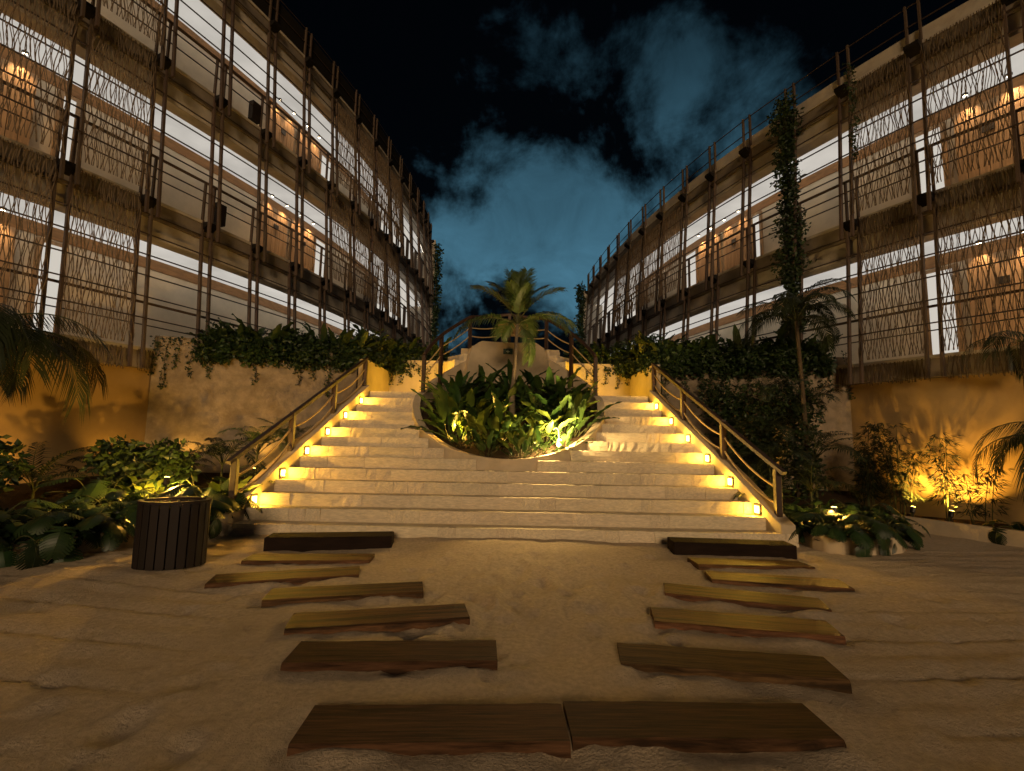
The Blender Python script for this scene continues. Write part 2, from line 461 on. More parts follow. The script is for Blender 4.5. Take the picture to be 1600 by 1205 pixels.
def sheet(P, NR, o0, o1, z, i0=0, i1=None):
    i1 = len(P) - 1 if i1 is None else i1
    mb = MB(); v = []
    for i in range(i0, i1 + 1):
        p = Vector(P[i]); n = NR[i][1]; a = p + n * o0; b = p + n * o1
        v += [(a.x, a.y, z), (b.x, b.y, z)]
    mb.add(v, [(2 * k, 2 * k + 1, 2 * k + 3, 2 * k + 2) for k in range(i1 - i0)])
    return mb

def rope_panel(P, NR, i, zb, zt, ob, ot, seed, n=23, amp=.030, wave=.62, rad=.0075, seg=16, hang=0.0):
    r_ = random.Random(seed); mb = MB()
    a = Vector(P[i]) + (Vector(P[i + 1]) - Vector(P[i])) * .085
    b = Vector(P[i]) + (Vector(P[i + 1]) - Vector(P[i])) * .915
    na, nb = NR[i][1], NR[i + 1][1]
    for k in range(n):
        u = (k + .5 + r_.uniform(-.18, .18)) / n
        base = a.lerp(b, u); nn = na.lerp(nb, u); tt = (b - a).normalized()
        ph = math.pi * (k % 2) + r_.uniform(-.35, .35) + 1.2 * math.sin(i * 2.3); am = amp * r_.uniform(.75, 1.15); wv = wave * r_.uniform(.95, 1.06)
        zb2 = zb - r_.uniform(0, hang)
        pts = []
        for s in range(seg + 1):
            h = s / seg; z = zb2 + (zt - zb2) * h
            q = base + nn * (ob + (ot - ob) * h) + tt * (am * math.sin(2 * math.pi * z / wv + ph))
            pts.append((q.x, q.y, z))
        mb.tube(pts, rad * r_.uniform(.8, 1.25), 3, caps=False)
    return mb

def building(name, side, P, storeys, screens, fringes, alcoves, doors, litbays, boxes, label):
    NR = normals(P, side); nb = len(P) - 1
    root = thing(name, (P[3][0], P[3][1], 0), label, 'building')
    H = 3.0; top = storeys[-1] + H
    OUT = .30
    def pt(i, o, z): q = Vector(P[i]) + NR[i][1] * o; return Vector((q.x, q.y, z))
    levels = storeys + [top]
    # slabs, fascia beams and ceilings
    for z in levels:
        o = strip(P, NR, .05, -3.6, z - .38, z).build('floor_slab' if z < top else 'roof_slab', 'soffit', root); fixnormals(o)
        o = strip(P, NR, .075, .053, z - .05, z + .015).build('slab_edge', 'slab', root); fixnormals(o)
        if z > storeys[0]:
            o = strip(P, NR, .0, -.33, z - .76, z - .383).build('fascia_beam', 'slab', root); fixnormals(o)
            o = sheet(P, NR, -.333, -1.36, z - .73).build('ceiling_light_panel', 'ceiling_glow', root); fixup(o, -1)
            mbs = MB(); vs = []  # hidden glowing strip, added to brighten the inner walls
            for i in range(len(P)):
                q = Vector(P[i]) + NR[i][1] * -.336; vs += [(q.x, q.y, z - .750), (q.x, q.y, z - .732)]
            mbs.add(vs, [(2 * k, 2 * k + 1, 2 * k + 3, 2 * k + 2) for k in range(len(P) - 1)]); mbs.build('fill_strip', 'fill_warm', root)
            o = sheet(P, NR, -.30, -1.40, z - .70).build('ceiling', 'ceiling', root)
        if z == top:
            o = strip(P, NR, .02, -.12, z + .003, z + (.30 if side > 0 else .80)).build('parapet', 'slab' if side > 0 else 'net_dark', root); fixnormals(o)
    for si, z in enumerate(storeys):
        o = sheet(P, NR, -.02, -1.33, z + .004).build('bounce_floor', 'inner_wall', root); fixup(o)  # pale sheet added over the slab to bounce light onto the walls
        o = strip(P, NR, -1.34, -1.52, z + .003, z + H - .735).build('inner_wall', 'inner_wall', root); fixnormals(o)
        o = strip(P, NR, -1.32, -1.337, z + H - .98, z + H - .74).build('wall_trim', 'wood_trim', root); fixnormals(o)
    # end wall that closes the far end
    q0 = pt(nb, .3, 0); q1 = pt(nb, -3.6, 0); t = NR[nb][0]
    e = MB().hexa([(q0.x, q0.y, 0), (q1.x, q1.y, 0), (q1.x + t.x * .25, q1.y + t.y * .25, 0), (q0.x + t.x * .25, q0.y + t.y * .25, 0)],
                  [(q0.x, q0.y, top), (q1.x, q1.y, top), (q1.x + t.x * .25, q1.y + t.y * .25, top), (q0.x + t.x * .25, q0.y + t.y * .25, top)])
    o = e.build('end_wall', 'slab', root); fixnormals(o)
    # base wall under the lowest floor
    o = strip(P, NR, -.12, -.40, 0, storeys[0] - .383).build('base_wall', 'ochre_wall', root); fixnormals(o)
    # posts (twin flats), brackets, rails, rods
    for si, z in enumerate(storeys):
        for i in range(nb + 1):
            t = NR[i][0]; t3 = Vector((t.x, t.y, 0)); n3 = Vector((NR[i][1].x, NR[i][1].y, 0))
            for s in (-1, 1):
                b0 = pt(i, OUT, z - .42) + t3 * s * .105; b1 = pt(i, .04, z + H + .02) + t3 * s * .105
                b2 = b1 + Vector((0, 0, .88))
                bar('post', b0, b1, .042, .075, 'post_wood', root, side=t3)
                bar('rail_post', b1 + Vector((0, 0, .003)), b2, .036, .06, 'post_wood', root, side=t3)
            bb = MB()
            c = pt(i, .04, z + H - .1)
            cen = [c + t3 * -.115 + n3 * -.03, c + t3 * .115 + n3 * -.03, c + t3 * .115 + n3 * .19, c + t3 * -.115 + n3 * .19]
            bb.hexa([p + Vector((0, 0, -.14 if k < 2 else .0)) for k, p in enumerate(cen)], [p + Vector((0, 0, .07)) for p in cen])
            o = bb.build('bracket', 'bracket', root)
        for i in range(nb):
            far = i >= 12
            # horizontal rods of the outer screen frame
            for k in range(1, 7):
                h = .12 + k * .425; f = h / H
                oo = OUT * (1 - f) + .05
                bar('rod', pt(i, oo, z + h), pt(i + 1, oo, z + h), .022, .022, 'steel', root)
            # balcony rail on the continued lower posts
            bar('handrail', pt(i, .04, z + .90), pt(i + 1, .04, z + .90), .05, .04, 'post_wood', root)
            if i < 10:
                bar('mid_rail', pt(i, .04, z + .46), pt(i + 1, .04, z + .46), .02, .02, 'steel', root)
    for i in range(nb):       # wires along the roof edge
        for h in (.45, .86):
            bar('roof_wire', pt(i, .04, top + h), pt(i + 1, .04, top + h), .018, .018, 'steel', root)
    k = 0
    for (si, i) in screens:
        z = storeys[si]; far = i >= 6
        o = rope_panel(P, NR, i, z + .02, z + H - .30, OUT + .035, .105, 100 + k, n=40 if not far else 24, rad=.0072 if not far else .0095,
                       amp=.027, wave=.84, seg=44 if not far else 26).build('rope_screen', 'rope_grey', root); k += 1
        o['kind'] = 'stuff'
    for (lv, i) in fringes:
        z = levels[lv]
        o = rope_panel(P, NR, i, z - .42, z - .04, .14, .11, 300 + k, n=30, rad=.008, amp=.014, wave=.6, seg=8, hang=.05).build('rope_fringe', 'rope_dark', root); k += 1
        o['kind'] = 'stuff'
    # recessed wooden entrances with two downlights each, a lit number plate
    for (si, i) in alcoves:
        z = storeys[si]
        a = pt(i, -1.32, z).lerp(pt(i + 1, -1.32, z), .06); b = pt(i, -1.32, z).lerp(pt(i + 1, -1.32, z), .94)
        n3 = Vector((NR[i][1].x, NR[i][1].y, 0)); t3 = (b - a).normalized(); W_ = (b - a).length
        for s in range(7):
            p = a + t3 * (W_ * (s + .5) / 7) + n3 * .06
            bar('wood_panel', p + Vector((0, 0, .02)), p + Vector((0, 0, 2.00)), W_ / 7 - .012, .04, 'alcove_wood', root, side=t3)
        pl = a + t3 * (W_ * .55) + n3 * .10 + Vector((0, 0, 1.45))
        bar('number_plate', pl - t3 * .09, pl + t3 * .09, .02, .14, 'metal_dark', root, side=n3)
        for s in (.22, .78):
            p = a + t3 * (W_ * s) + n3 * .22 + Vector((0, 0, 2.21))
            d = bar('downlight', p, p + Vector((0, 0, .05)), .07, .07, 'metal_dark', root)
            bar('lens', p - Vector((0, 0, .006)), p - Vector((0, 0, .002)), .05, .05, 'lens_spot', d)
            lamp('downlight_beam', 'SPOT', p - Vector((0, 0, .03)), 52.0 * rnd.uniform(.55, 1.2), (1.0, .62, .30), root, size=.02, direction=(-n3.x * .14, -n3.y * .14, -1), spot=80, blend=.8)
    for (si, i, u0, u1) in doors:      # pale glazed doors lit from the room
        z = storeys[si]
        a = pt(i, -1.31, z).lerp(pt(i + 1, -1.31, z), u0); b = pt(i, -1.31, z).lerp(pt(i + 1, -1.31, z), u1)
        t3 = (b - a).normalized(); W_ = (b - a).length; c = (a + b) / 2
        f = bar('door', c + Vector((0, 0, .02)), c + Vector((0, 0, 1.98)), W_ + .10, .05, 'alcove_wood', root, side=t3)
        n3 = Vector((NR[i][1].x, NR[i][1].y, 0)); c2 = c + n3 * .028
        bar('pane', c2 + Vector((0, 0, .10)), c2 + Vector((0, 0, 1.90)), W_ - .06, .008, 'lit_panel', f, side=t3)
    for (si, i) in litbays:            # far bays: glowing panels stand in for brightly lit white walls
        z = storeys[si]
        a = pt(i, -.72, z); b = pt(i + 1, -.72, z); t3 = (b - a).normalized(); W_ = (b - a).length; c = (a + b) / 2
        f = bar('glow_frame', c + Vector((0, 0, .04)), c + Vector((0, 0, 2.40)), W_ - .03, .05, 'post_wood', root, side=t3)
        n3 = Vector((NR[i][1].x, NR[i][1].y, 0))
        for s in (-.25, .25):
            c2 = c + n3 * .03 + t3 * W_ * s
            bar('pane', c2 + Vector((0, 0, .12)), c2 + Vector((0, 0, 2.30)), W_ * .46, .008, 'lit_panel', f, side=t3)
    for (si, i, u) in boxes:
        z = storeys[si]; p = pt(i, -.02, z).lerp(pt(i + 1, -.02, z), u); t3 = (pt(i + 1, 0, z) - pt(i, 0, z)).normalized()
        o = bar('meter_box', p + Vector((0, 0, .12)), p + Vector((0, 0, .60)), .24, .14, 'bin_wood', root, side=t3)
    return root, NR
def fixup(o, sgn=1):
    me = o.data
    if len(me.polygons) and me.polygons[0].normal.z * sgn < 0: me.flip_normals()

bl, NL = building('curved_building', -1, PL, [3.0, 6.0, 9.0],
    screens=[(0, 0), (0, 1), (0, 2), (1, 0), (1, 1), (1, 2), (2, 1), (2, 2), (1, 7), (1, 8), (1, 9), (1, 10), (2, 7), (2, 8), (2, 9), (2, 10)],
    fringes=[(0, 0), (0, 1), (0, 2), (0, 3), (1, 0), (1, 1), (1, 2), (2, 0), (2, 1), (2, 2)],
    alcoves=[(0, 0), (1, 0), (0, 1), (1, 1), (1, 6), (2, 6), (1, 7), (2, 7)],
    doors=[(0, 2, .22, .52), (1, 2, .25, .45), (2, 8, .1, .6), (1, 8, .1, .6)],
    litbays=[(1, 11), (1, 12), (1, 13), (1, 14), (2, 11), (2, 12), (2, 13), (2, 14)],
    boxes=[(1, 4, .25), (2, 4, .8), (0, 4, .15)],
    label='long curved three storey building with brown posts and white lit ceilings left of the stairs')
br, NRt = building('curved_building', 1, PR, [3.0, 6.0],
    screens=[(0, 0), (0, 1), (0, 2), (1, 0), (1, 1), (1, 2), (1, 7), (1, 8), (1, 9), (1, 10)],
    fringes=[(0, 0), (0, 1), (0, 2), (0, 3), (1, 0), (1, 1), (1, 2), (2, 0), (2, 1), (2, 2)],
    alcoves=[(0, 0), (1, 0), (0, 1), (1, 1), (1, 6), (1, 7)],
    doors=[(0, 2, .1, .5), (1, 2, .1, .5), (1, 5, .75, .98), (1, 8, .1, .6)],
    litbays=[(1, 11), (1, 12), (1, 13), (1, 14)],
    boxes=[(1, 4, .12), (0, 4, .3)],
    label='curved two storey building with brown posts and wires on its roof right of the stairs')

# ================================================================== TERRACE, RETAINING WALLS, LANDING
CX = -.06
TZ = 3.02
def poly_slab(name, pts, z0, z1, material, parent=None):
    n = len(pts); mb = MB()
    mb.add([(x, y, z0) for x, y in pts] + [(x, y, z1) for x, y in pts],
           [tuple(range(n))[::-1], tuple(range(n, 2 * n))] + [(i, (i + 1) % n, n + (i + 1) % n, n + i) for i in range(n)])
    o = mb.build(name, material, parent); fixnormals(o); return o
def wall_path(name, pts, th, z0, z1s, material, parent=None, nsub=1):
    """wall along a polyline, thickness th to the left of travel, top heights per point"""
    mb = MB(); P = [Vector(p) for p in pts]; ring = []
    for i, p in enumerate(P):
        a = P[max(0, i - 1)]; b = P[min(len(P) - 1, i + 1)]; t = (b - a).normalized(); n = Vector((-t.y, t.x))
        q = p + n * th; zt = z1s[i] if isinstance(z1s, (list, tuple)) else z1s
        ring.append([(p.x, p.y, z0), (q.x, q.y, z0), (q.x, q.y, zt), (p.x, p.y, zt)])
    v = [q for r_ in ring for q in r_]; f = []
    for k in range(len(ring) - 1):
        for j in range(4): f.append((k * 4 + j, k * 4 + (j + 1) % 4, (k + 1) * 4 + (j + 1) % 4, (k + 1) * 4 + j))
    f.append((0, 1, 2, 3)); f.append(tuple((len(ring) - 1) * 4 + j for j in range(4)))
    mb.add(v, f); o = mb.build(name, material, parent); fixnormals(o); return o

LANDW = 3.22          # half width of the landing
WL = [(-7.10, 9.25), (-6.4, 9.50), (-5.4, 9.80), (-4.4, 10.15), (CX - LANDW - .2, 10.52)]
WR = [(CX + LANDW + .2, 10.52), (4.4, 10.15), (5.4, 9.95), (6.2, 9.80), (7.00, 9.75)]
terr = poly_slab('terrace', [(-7.0, 9.55), (-6.4, 9.72), (-5.4, 10.02), (-4.4, 10.37), (CX - LANDW - .22, 10.74), (CX - LANDW - .22, 12.82), (-1.5, 12.82), (-1.2, 14.6), (1.1, 14.6), (1.4, 12.82),
                   (CX + LANDW + .22, 12.82), (CX + LANDW + .22, 10.74), (4.4, 10.37), (5.4, 10.17), (6.2, 10.02), (6.9, 9.97), (9, 14), (6.5, 26), (-7, 26), (-9.5, 14)], .02, TZ, 'soil')
tag(terr, kind='structure')
o = wall_path('retaining_wall', WL, .18, 0, [3.28, 3.28, 3.24, 3.2, 3.16], 'cladding')
tag(o, 'pale stone clad retaining wall with hanging vines, left of the stairs', 'wall', 'stone walls beside the stairs')
o = wall_path('retaining_wall', WR, .18, 0, [3.12, 3.16, 3.2, 3.2, 3.2], 'cladding')
tag(o, 'pale stone clad retaining wall half hidden by plants, right of the stairs', 'wall', 'stone walls beside the stairs')
# landing: side walls and back walls, lit yellow
for s, nm in ((-1, 'left'), (1, 'right')):
    root = thing('landing_wall', (CX + s * LANDW, 10.5, 2.38), 'yellow lit plaster parapet round the top landing of the %s flight' % nm, 'wall', 'walls of the top landings')
    x0 = CX + s * LANDW; x1 = CX + s * (LANDW + .16)
    MB().box((min(x0, x1), 10.50, 2.0), (max(x0, x1), 12.6, 3.09)).build('side_wall', 'plaster', root)
    xa = CX + s * LANDW; xb = CX + s * 1.55
    MB().box((min(xa, xb), 12.60, 2.0), (max(xa, xb), 12.78, 3.42)).build('back_wall', 'plaster', root)

# ------------------------------------------------------------------ STAIRCASE
RI, TR, Y0 = .17, .306, 6.58
def half_in(y): return 3.74 - .165 * (y - 6.7)       # inner face of the stringers
PCX, PCY, PR_ = CX, 10.16, 2.02                      # planter circle (outer radius)
stair = thing('staircase', (CX, Y0, 0), 'wide pale stone staircase lit along both edges, splitting round a circular planter', 'staircase')
STONE_VAR = []
def stone_mesh(k):
    r_ = random.Random(k); mb = MB()
    n = 5; v = []; f = []
    # front face at y=-.5 slightly lumpy, unit cube otherwise
    for iz in range(3):
        for ix in range(n + 1):
            x = -.5 + ix / n; z = -.5 + iz / 2
            ed = (ix in (0, n)) or iz in (0, 2)
            yy = -.5 + (r_.uniform(-.03, .10) if not ed else r_.uniform(.05, .22))
            zz = z + (r_.uniform(-.035, .0) if iz == 2 else (r_.uniform(0, .02) if iz == 0 else 0))
            v.append((x + (r_.uniform(-.006, .006)), yy, zz))
    for iz in range(2):
        for ix in range(n):
            a = iz * (n + 1) + ix; f.append((a, a + 1, a + n + 2, a + n + 1))
    o = len(v)
    for iz in (0, 2):
        for ix in range(n + 1): v.append((-.5 + ix / n, .5, v[iz * (n + 1) + ix][2]))
    for ix in range(n):
        f.append((2 * (n + 1) + ix, 2 * (n + 1) + ix + 1, o + n + 1 + ix + 1, o + n + 1 + ix))
        f.append((ix + 1, ix, o + ix, o + ix + 1))
    f.append((0, n + 1, 2 * n + 2, o + n + 1, o)); f.append((n, o + n, o + 2 * n + 1, 2 * n + 2 + n, n + 1 + n))
    mb.add(v, f)
    return mb.mesh('stone_%d' % k, 'stone')
STONES = [stone_mesh(k) for k in range(8)]
rs = random.Random(21)
for i in range(1, 15):
    yf = Y0 + (i - 1) * TR; zt = RI * i
    depth = TR + .30 if i < 14 else 12.60 - yf
    hw = (half_in(yf) + .10) if i > 1 else 3.98
    if i == 14: hw = LANDW
    # spans left and right of the planter circle
    def circ(y):
        d = PR_ ** 2 - (y - PCY) ** 2
        return math.sqrt(d) if d > 0 else 0
    gap = circ(min(yf + .12, PCY)) - .08
    spans = [(-hw, hw)] if gap <= .45 else [(-hw, -gap), (gap, hw)]
    step = bpy.data.objects.new('step', None); place(step, Matrix.Translation((CX, yf, zt)), stair)
    for (a, b) in spans:
        # tread body behind and below the facing stones
        MB().box((CX + a, yf + .024, zt - RI - .03), (CX + b, yf + depth, zt - .012)).build('tread', 'stone', step)
        x = a
        while x < b - .01:
            wd = rs.choice((.22, .3, .42, .55, .7, .85)) * rs.uniform(.85, 1.15)
            if x + wd > b - .15: wd = b - x
            m = Matrix.Translation((CX + x + wd / 2, yf + .05 + rs.uniform(-.007, .007), zt - RI / 2 - .003)) @ Matrix.Diagonal((wd - .004, .10, RI * rs.uniform(1.01, 1.04), 1))
            place(bpy.data.objects.new('stone', rs.choice(STONES)), m, step)
            x += wd
# ------------------------------------------------------------------ stringers (low sloping side walls), posts, handrail, ropes, step lights
def nosing(y): return RI + (y - Y0) * RI / TR
def stringer_top(y): return nosing(y) + .10 + .06 * sm(6.6, 7.6, y)
for s, nm in ((-1, 'left'), (1, 'right')):
    mb = MB(); ys_ = [6.60, 6.75, 7.0, 7.5, 8.5, 9.5, 10.5]
    ring = []
    for y in ys_:
        xi = CX + s * half_in(y); xo = CX + s * (half_in(y) + .20)
        zb = max(.10, nosing(y) - .5)
        zt = stringer_top(y)
        ring.append([(xi, y, zb), (xo, y, 0.0), (xo, y, zt), (xi, y, zt)])
    v = [q for r_ in ring for q in r_]; f = []
    for k in range(len(ring) - 1):
        for j in range(4): f.append((k * 4 + j, k * 4 + (j + 1) % 4, (k + 1) * 4 + (j + 1) % 4, (k + 1) * 4 + j))
    f.append((0, 1, 2, 3)); f.append(tuple((len(ring) - 1) * 4 + j for j in range(4)))
    mb.add(v, f)
    o = mb.build('stringer', 'plaster', stair); fixnormals(o); bevel(o, .012, 2)
    # rope railing on top
    rail = thing('rope_railing', (CX + s * (half_in(6.8) + .1), 6.8, stringer_top(6.8)), 'brown wooden railing with two sagging ropes up the %s edge of the stairs' % nm, 'railing', 'rope railings on the stair edges')
    tops = []
    PY = [6.78, 8.0, 9.25, 10.47]
    for y in PY:
        x = CX + s * (half_in(y) + .10); zb = stringer_top(y) - .02
        zt = zb + (.66 if y < 10 else .58)
        bevel(bar('post', (x, y, zb), (x, y, zt), .085, .085, 'rail_wood', rail, side=(1, 0, 0)), .08, 1)
        tops.append(Vector((x, y, zt)))
    a = tops[0] + (tops[0] - tops[1]).normalized() * .16
    bevel(bar('handrail', a + Vector((0, 0, .03)), tops[-1] + (tops[-1] - tops[-2]).normalized() * .06 + Vector((0, 0, .03)), .085, .065, 'rail_wood', rail), .1, 1)
    for k in range(3):
        for hh, sag in ((.40, .10), (.17, .12)):
            p0 = tops[k] - Vector((0, 0, .66 - hh)); p1 = tops[k + 1] - Vector((0, 0, (.66 if k < 2 else .58) - hh))
            pts = []
            for q in range(13):
                u = q / 12; p = p0.lerp(p1, u); p.z -= sag * 4 * u * (1 - u); pts.append(p)
            MB().tube(pts, .016, 6).build('rope', 'rope', rail, smooth=True)
    # step lights, one on every second tread
    for k, i in enumerate((2, 4, 6, 8, 10, 12)):
        zt = RI * i; y = Y0 + i * TR - .13
        xi = CX + s * half_in(y)
        L = thing('step_light', (xi, y, zt), 'square glowing yellow step light, %s from the bottom on the %s stair edge' % (ORD[k], nm), 'step light', 'step lights along the stair edges')
        inw = Vector((-s, .165 * -s * s * 0 - .165, 0)).normalized() if False else Vector((-s, -.165, 0)).normalized()
        t3 = Vector((inw.y, -inw.x, 0)) if s < 0 else Vector((-inw.y, inw.x, 0))
        c = Vector((xi, y, zt + .085)) + inw * .012
        q = [(-.062, -.062), (.062, -.062), (.062, .062), (-.062, .062)]
        for (a0, a1) in ((0, 1), (1, 2), (2, 3), (3, 0)):
            pa = c + t3 * q[a0][0] + Vector((0, 0, q[a0][1])); pb = c + t3 * q[a1][0] + Vector((0, 0, q[a1][1]))
            bar('frame', pa, pb, .014, .022, 'metal_dark', L)
        bar('lens', c - t3 * .050, c + t3 * .050, .100, .012, 'lens_warm', L, side=(0, 0, 1))
        lamp('glow', 'POINT', c + inw * .06, 16.0, (1.0, .53, .05), L, size=.04)

# ------------------------------------------------------------------ circular planter
def ring_top(x, y):
    z = 1.03 + .61 * (y - (PCY - PR_))
    if y > PCY:
        base = 1.03 + .61 * PR_ + .30 * (y - PCY)
        ax = abs(x - CX + .06); arch = 3.84 - .16 * sm(.70, .98, ax); arch = arch * (1 - sm(.97, 1.16, ax)) + base * sm(.97, 1.16, ax)
        f = sm(PCY + .2, PCY + 1.2, y)
        z = base * (1 - f) + max(base, arch) * f
    return z
planter = thing('round_planter', (PCX, PCY - PR_, .8), 'circular cream planter wall in the middle of the stairs, its rim rising to the back', 'planter')
NSEG = 176; TH = .15
mb = MB(); rings = []
for k in range(NSEG):
    a = 2 * math.pi * k / NSEG; ca, sa = math.cos(a), math.sin(a)
    xo, yo = PCX + PR_ * ca, PCY + PR_ * sa; xi, yi = PCX + (PR_ - TH) * ca, PCY + (PR_ - TH) * sa
    zt = ring_top(xo, yo)
    rings.append([(xo, yo, .3), (xo, yo, zt), (xi, yi, zt), (xi, yi, .3)])
v = [q for r_ in rings for q in r_]; f = []
for k in range(NSEG):
    for j in range(3):
        n_ = (k + 1) % NSEG
        f.append((k * 4 + j, k * 4 + j + 1, n_ * 4 + j + 1, n_ * 4 + j))
mb.add(v, f); o = mb.build('rim_wall', 'plaster', planter, smooth=True); fixnormals(o)
md = o.modifiers.new('edge', 'EDGE_SPLIT'); md.split_angle = R(40)
def soil_z(y): return .93 + .47 * (y - (PCY - PR_))
mb = MB(); nn = 20; v = [(PCX, PCY, soil_z(PCY))]; f = []
for r_i in range(1, 9):
    for k in range(40):
        a = 2 * math.pi * k / 40; rr = (PR_ - TH + .01) * r_i / 8
        x, y = PCX + rr * math.cos(a), PCY + rr * math.sin(a)
        v.append((x, y, soil_z(y) + (.04 * mnoise.noise((x * 3, y * 3, 0)) if r_i < 8 else 0)))
for k in range(40): f.append((0, 1 + k, 1 + (k + 1) % 40))
for r_i in range(7):
    for k in range(40):
        a = 1 + r_i * 40 + k; b = 1 + r_i * 40 + (k + 1) % 40; f.append((a, a + 40, b + 40, b))
mb.add(v, f); mb.build('soil', 'soil', planter, smooth=True)
# viewing platform behind the planter
plat = poly_slab('viewing_platform', [(-1.35, 12.22), (1.22, 12.22), (1.22, 14.2), (-1.35, 14.2)], 2.6, 3.70, 'plaster')
tag(plat, 'cream masonry platform behind the planter, below the highest railing', 'platform')
# curved flights up to it: parapets seen edge on to each side
for s, nm in ((-1, 'left'), (1, 'right')):
    root = thing('curved_parapet', (CX + s * 2.3, 11.2, 2.4), 'pale sloping parapet of the curved flight rising behind the planter, %s side' % nm, 'wall')
    mb = MB(); ring = []
    for k in range(15):
        u = k / 14; a = R(25 + 52 * u); rr = PR_ + .02
        x = CX + s * rr * math.cos(a); y = PCY + rr * math.sin(a)
        x2 = CX + s * (rr + .12) * math.cos(a); y2 = PCY + (rr + .12) * math.sin(a)
        zt = 2.62 + 1.12 * u
        ring.append([(x, y, 2.2), (x2, y2, 2.2), (x2, y2, zt), (x, y, zt)])
    v = [q for r_ in ring for q in r_]; f = []
    for k in range(14):
        for j in range(4): f.append((k * 4 + j, k * 4 + (j + 1) % 4, (k + 1) * 4 + (j + 1) % 4, (k + 1) * 4 + j))
    f.append((0, 1, 2, 3)); f.append(tuple(14 * 4 + j for j in range(4)))
    mb.add(v, f); o = mb.build('parapet_wall', 'plaster', root); fixnormals(o)
    for k in range(4, 7):      # the highest steps of the curved flight
        u = k / 7; a0 = R(20 + 52 * u); a1 = R(20 + 52 * (u + 1 / 7)); z = 2.38 + .19 * (k + 1)
        pts = []
        for (rr, a) in ((PR_ + .15, a0), (3.1, a0), (3.1, a1), (PR_ + .15, a1)):
            pts.append((CX + s * rr * math.cos(a), min(12.58, PCY + rr * math.sin(a))))
        o = poly_slab('step', pts, 2.3, z, 'stone', root)
# railing over the back of the planter
rail = thing('rope_railing', (CX, PCY + PR_, 3.8), 'brown wooden railing with ropes curving over the planter and up to the platform', 'railing', 'rope railings on the stair edges')
ANG = [(R(170), .0), (R(148), 0), (R(122), 0), (R(91), 0), (R(62), 0), (R(40), 0), (R(10), 0)]
tops = []
RT = {170: (2.15, 3.20), 148: (2.75, 3.80), 122: (3.74, 4.42), 91: (3.84, 4.58), 62: (3.74, 4.42), 40: (2.9, 3.95), 10: (2.06, 3.22)}
for a, _ in ANG:
    x = PCX + (PR_ - .07) * math.cos(a); y = PCY + (PR_ - .07) * math.sin(a)
    zb, zt = RT[int(round(math.degrees(a)))]
    zb = min(zb, ring_top(x, y) + .0) - .03
    bar('post', (x, y, zb), (x, y, zt), .075, .075, 'rail_wood', rail, side=(math.cos(a), math.sin(a), 0))
    tops.append((a, zb, zt))
hp = []
for k in range(len(tops) - 1):
    for q in range(8):
        u = q / 8; a = tops[k][0] * (1 - u) + tops[k + 1][0] * u; z = tops[k][2] * (1 - u) + tops[k + 1][2] * u
        hp.append((PCX + (PR_ - .07) * math.cos(a), PCY + (PR_ - .07) * math.sin(a), z + .02))
hp.append((PCX + (PR_ - .07) * math.cos(tops[-1][0]), PCY + (PR_ - .07) * math.sin(tops[-1][0]), tops[-1][2] + .02))
MB().tube(hp, .042, 8).build('handrail', 'rail_wood', rail, smooth=True)
for k in range(len(tops) - 1):
    for frac, sag in ((.36, .05), (.66, .06)):
        pts = []
        for q in range(11):
            u = q / 10; a = tops[k][0] * (1 - u) + tops[k + 1][0] * u
            z0 = tops[k][2] - (tops[k][2] - max(tops[k][1], tops[k][2] - .72)) * frac; z1 = tops[k + 1][2] - (tops[k + 1][2] - max(tops[k + 1][1], tops[k + 1][2] - .72)) * frac
            pts.append((PCX + (PR_ - .07) * math.cos(a), PCY + (PR_ - .07) * math.sin(a), z0 * (1 - u) + z1 * u - sag * 4 * u * (1 - u)))
        MB().tube(pts, .015, 5).build('rope', 'rope', rail, smooth=True)
# wooden board on the platform
bd = thing('wooden_board', (CX + .05, 13.0, 3.70), 'plain orange wooden board standing on the platform behind the railing', 'board')
for x in (-.30, .30): bar('leg', (CX + .05 + x, 13.0, 3.70), (CX + .05 + x, 13.0, 4.30), .05, .04, 'rail_wood', bd, side=(1, 0, 0))
for k in range(3): bar('plank', (CX + .05 - .42, 12.96, 4.26 + k * .125), (CX + .05 + .42, 12.96, 4.26 + k * .125), .035, .118, 'board_wood', bd)
# green sign with a white cross on the cream back wall of the planter
sg = thing('cross_sign', (CX - .06, PCY + PR_ - .17, 3.55), 'small dark green sign with a white cross on the cream wall below the railing', 'sign')
sy = PCY + PR_ - TH - .02
bar('panel', (CX - .06 - .12, sy, 3.60), (CX - .06 + .12, sy, 3.60), .02, .14, 'sign_green', sg)
bar('cross', (CX - .06 - .045, sy - .013, 3.60), (CX - .06 + .045, sy - .013, 3.60), .006, .016, 'sign_white', sg)
bar('cross', (CX - .06, sy - .0125, 3.555), (CX - .06, sy - .0125, 3.645), .016, .006, 'sign_white', sg, side=(1, 0, 0))

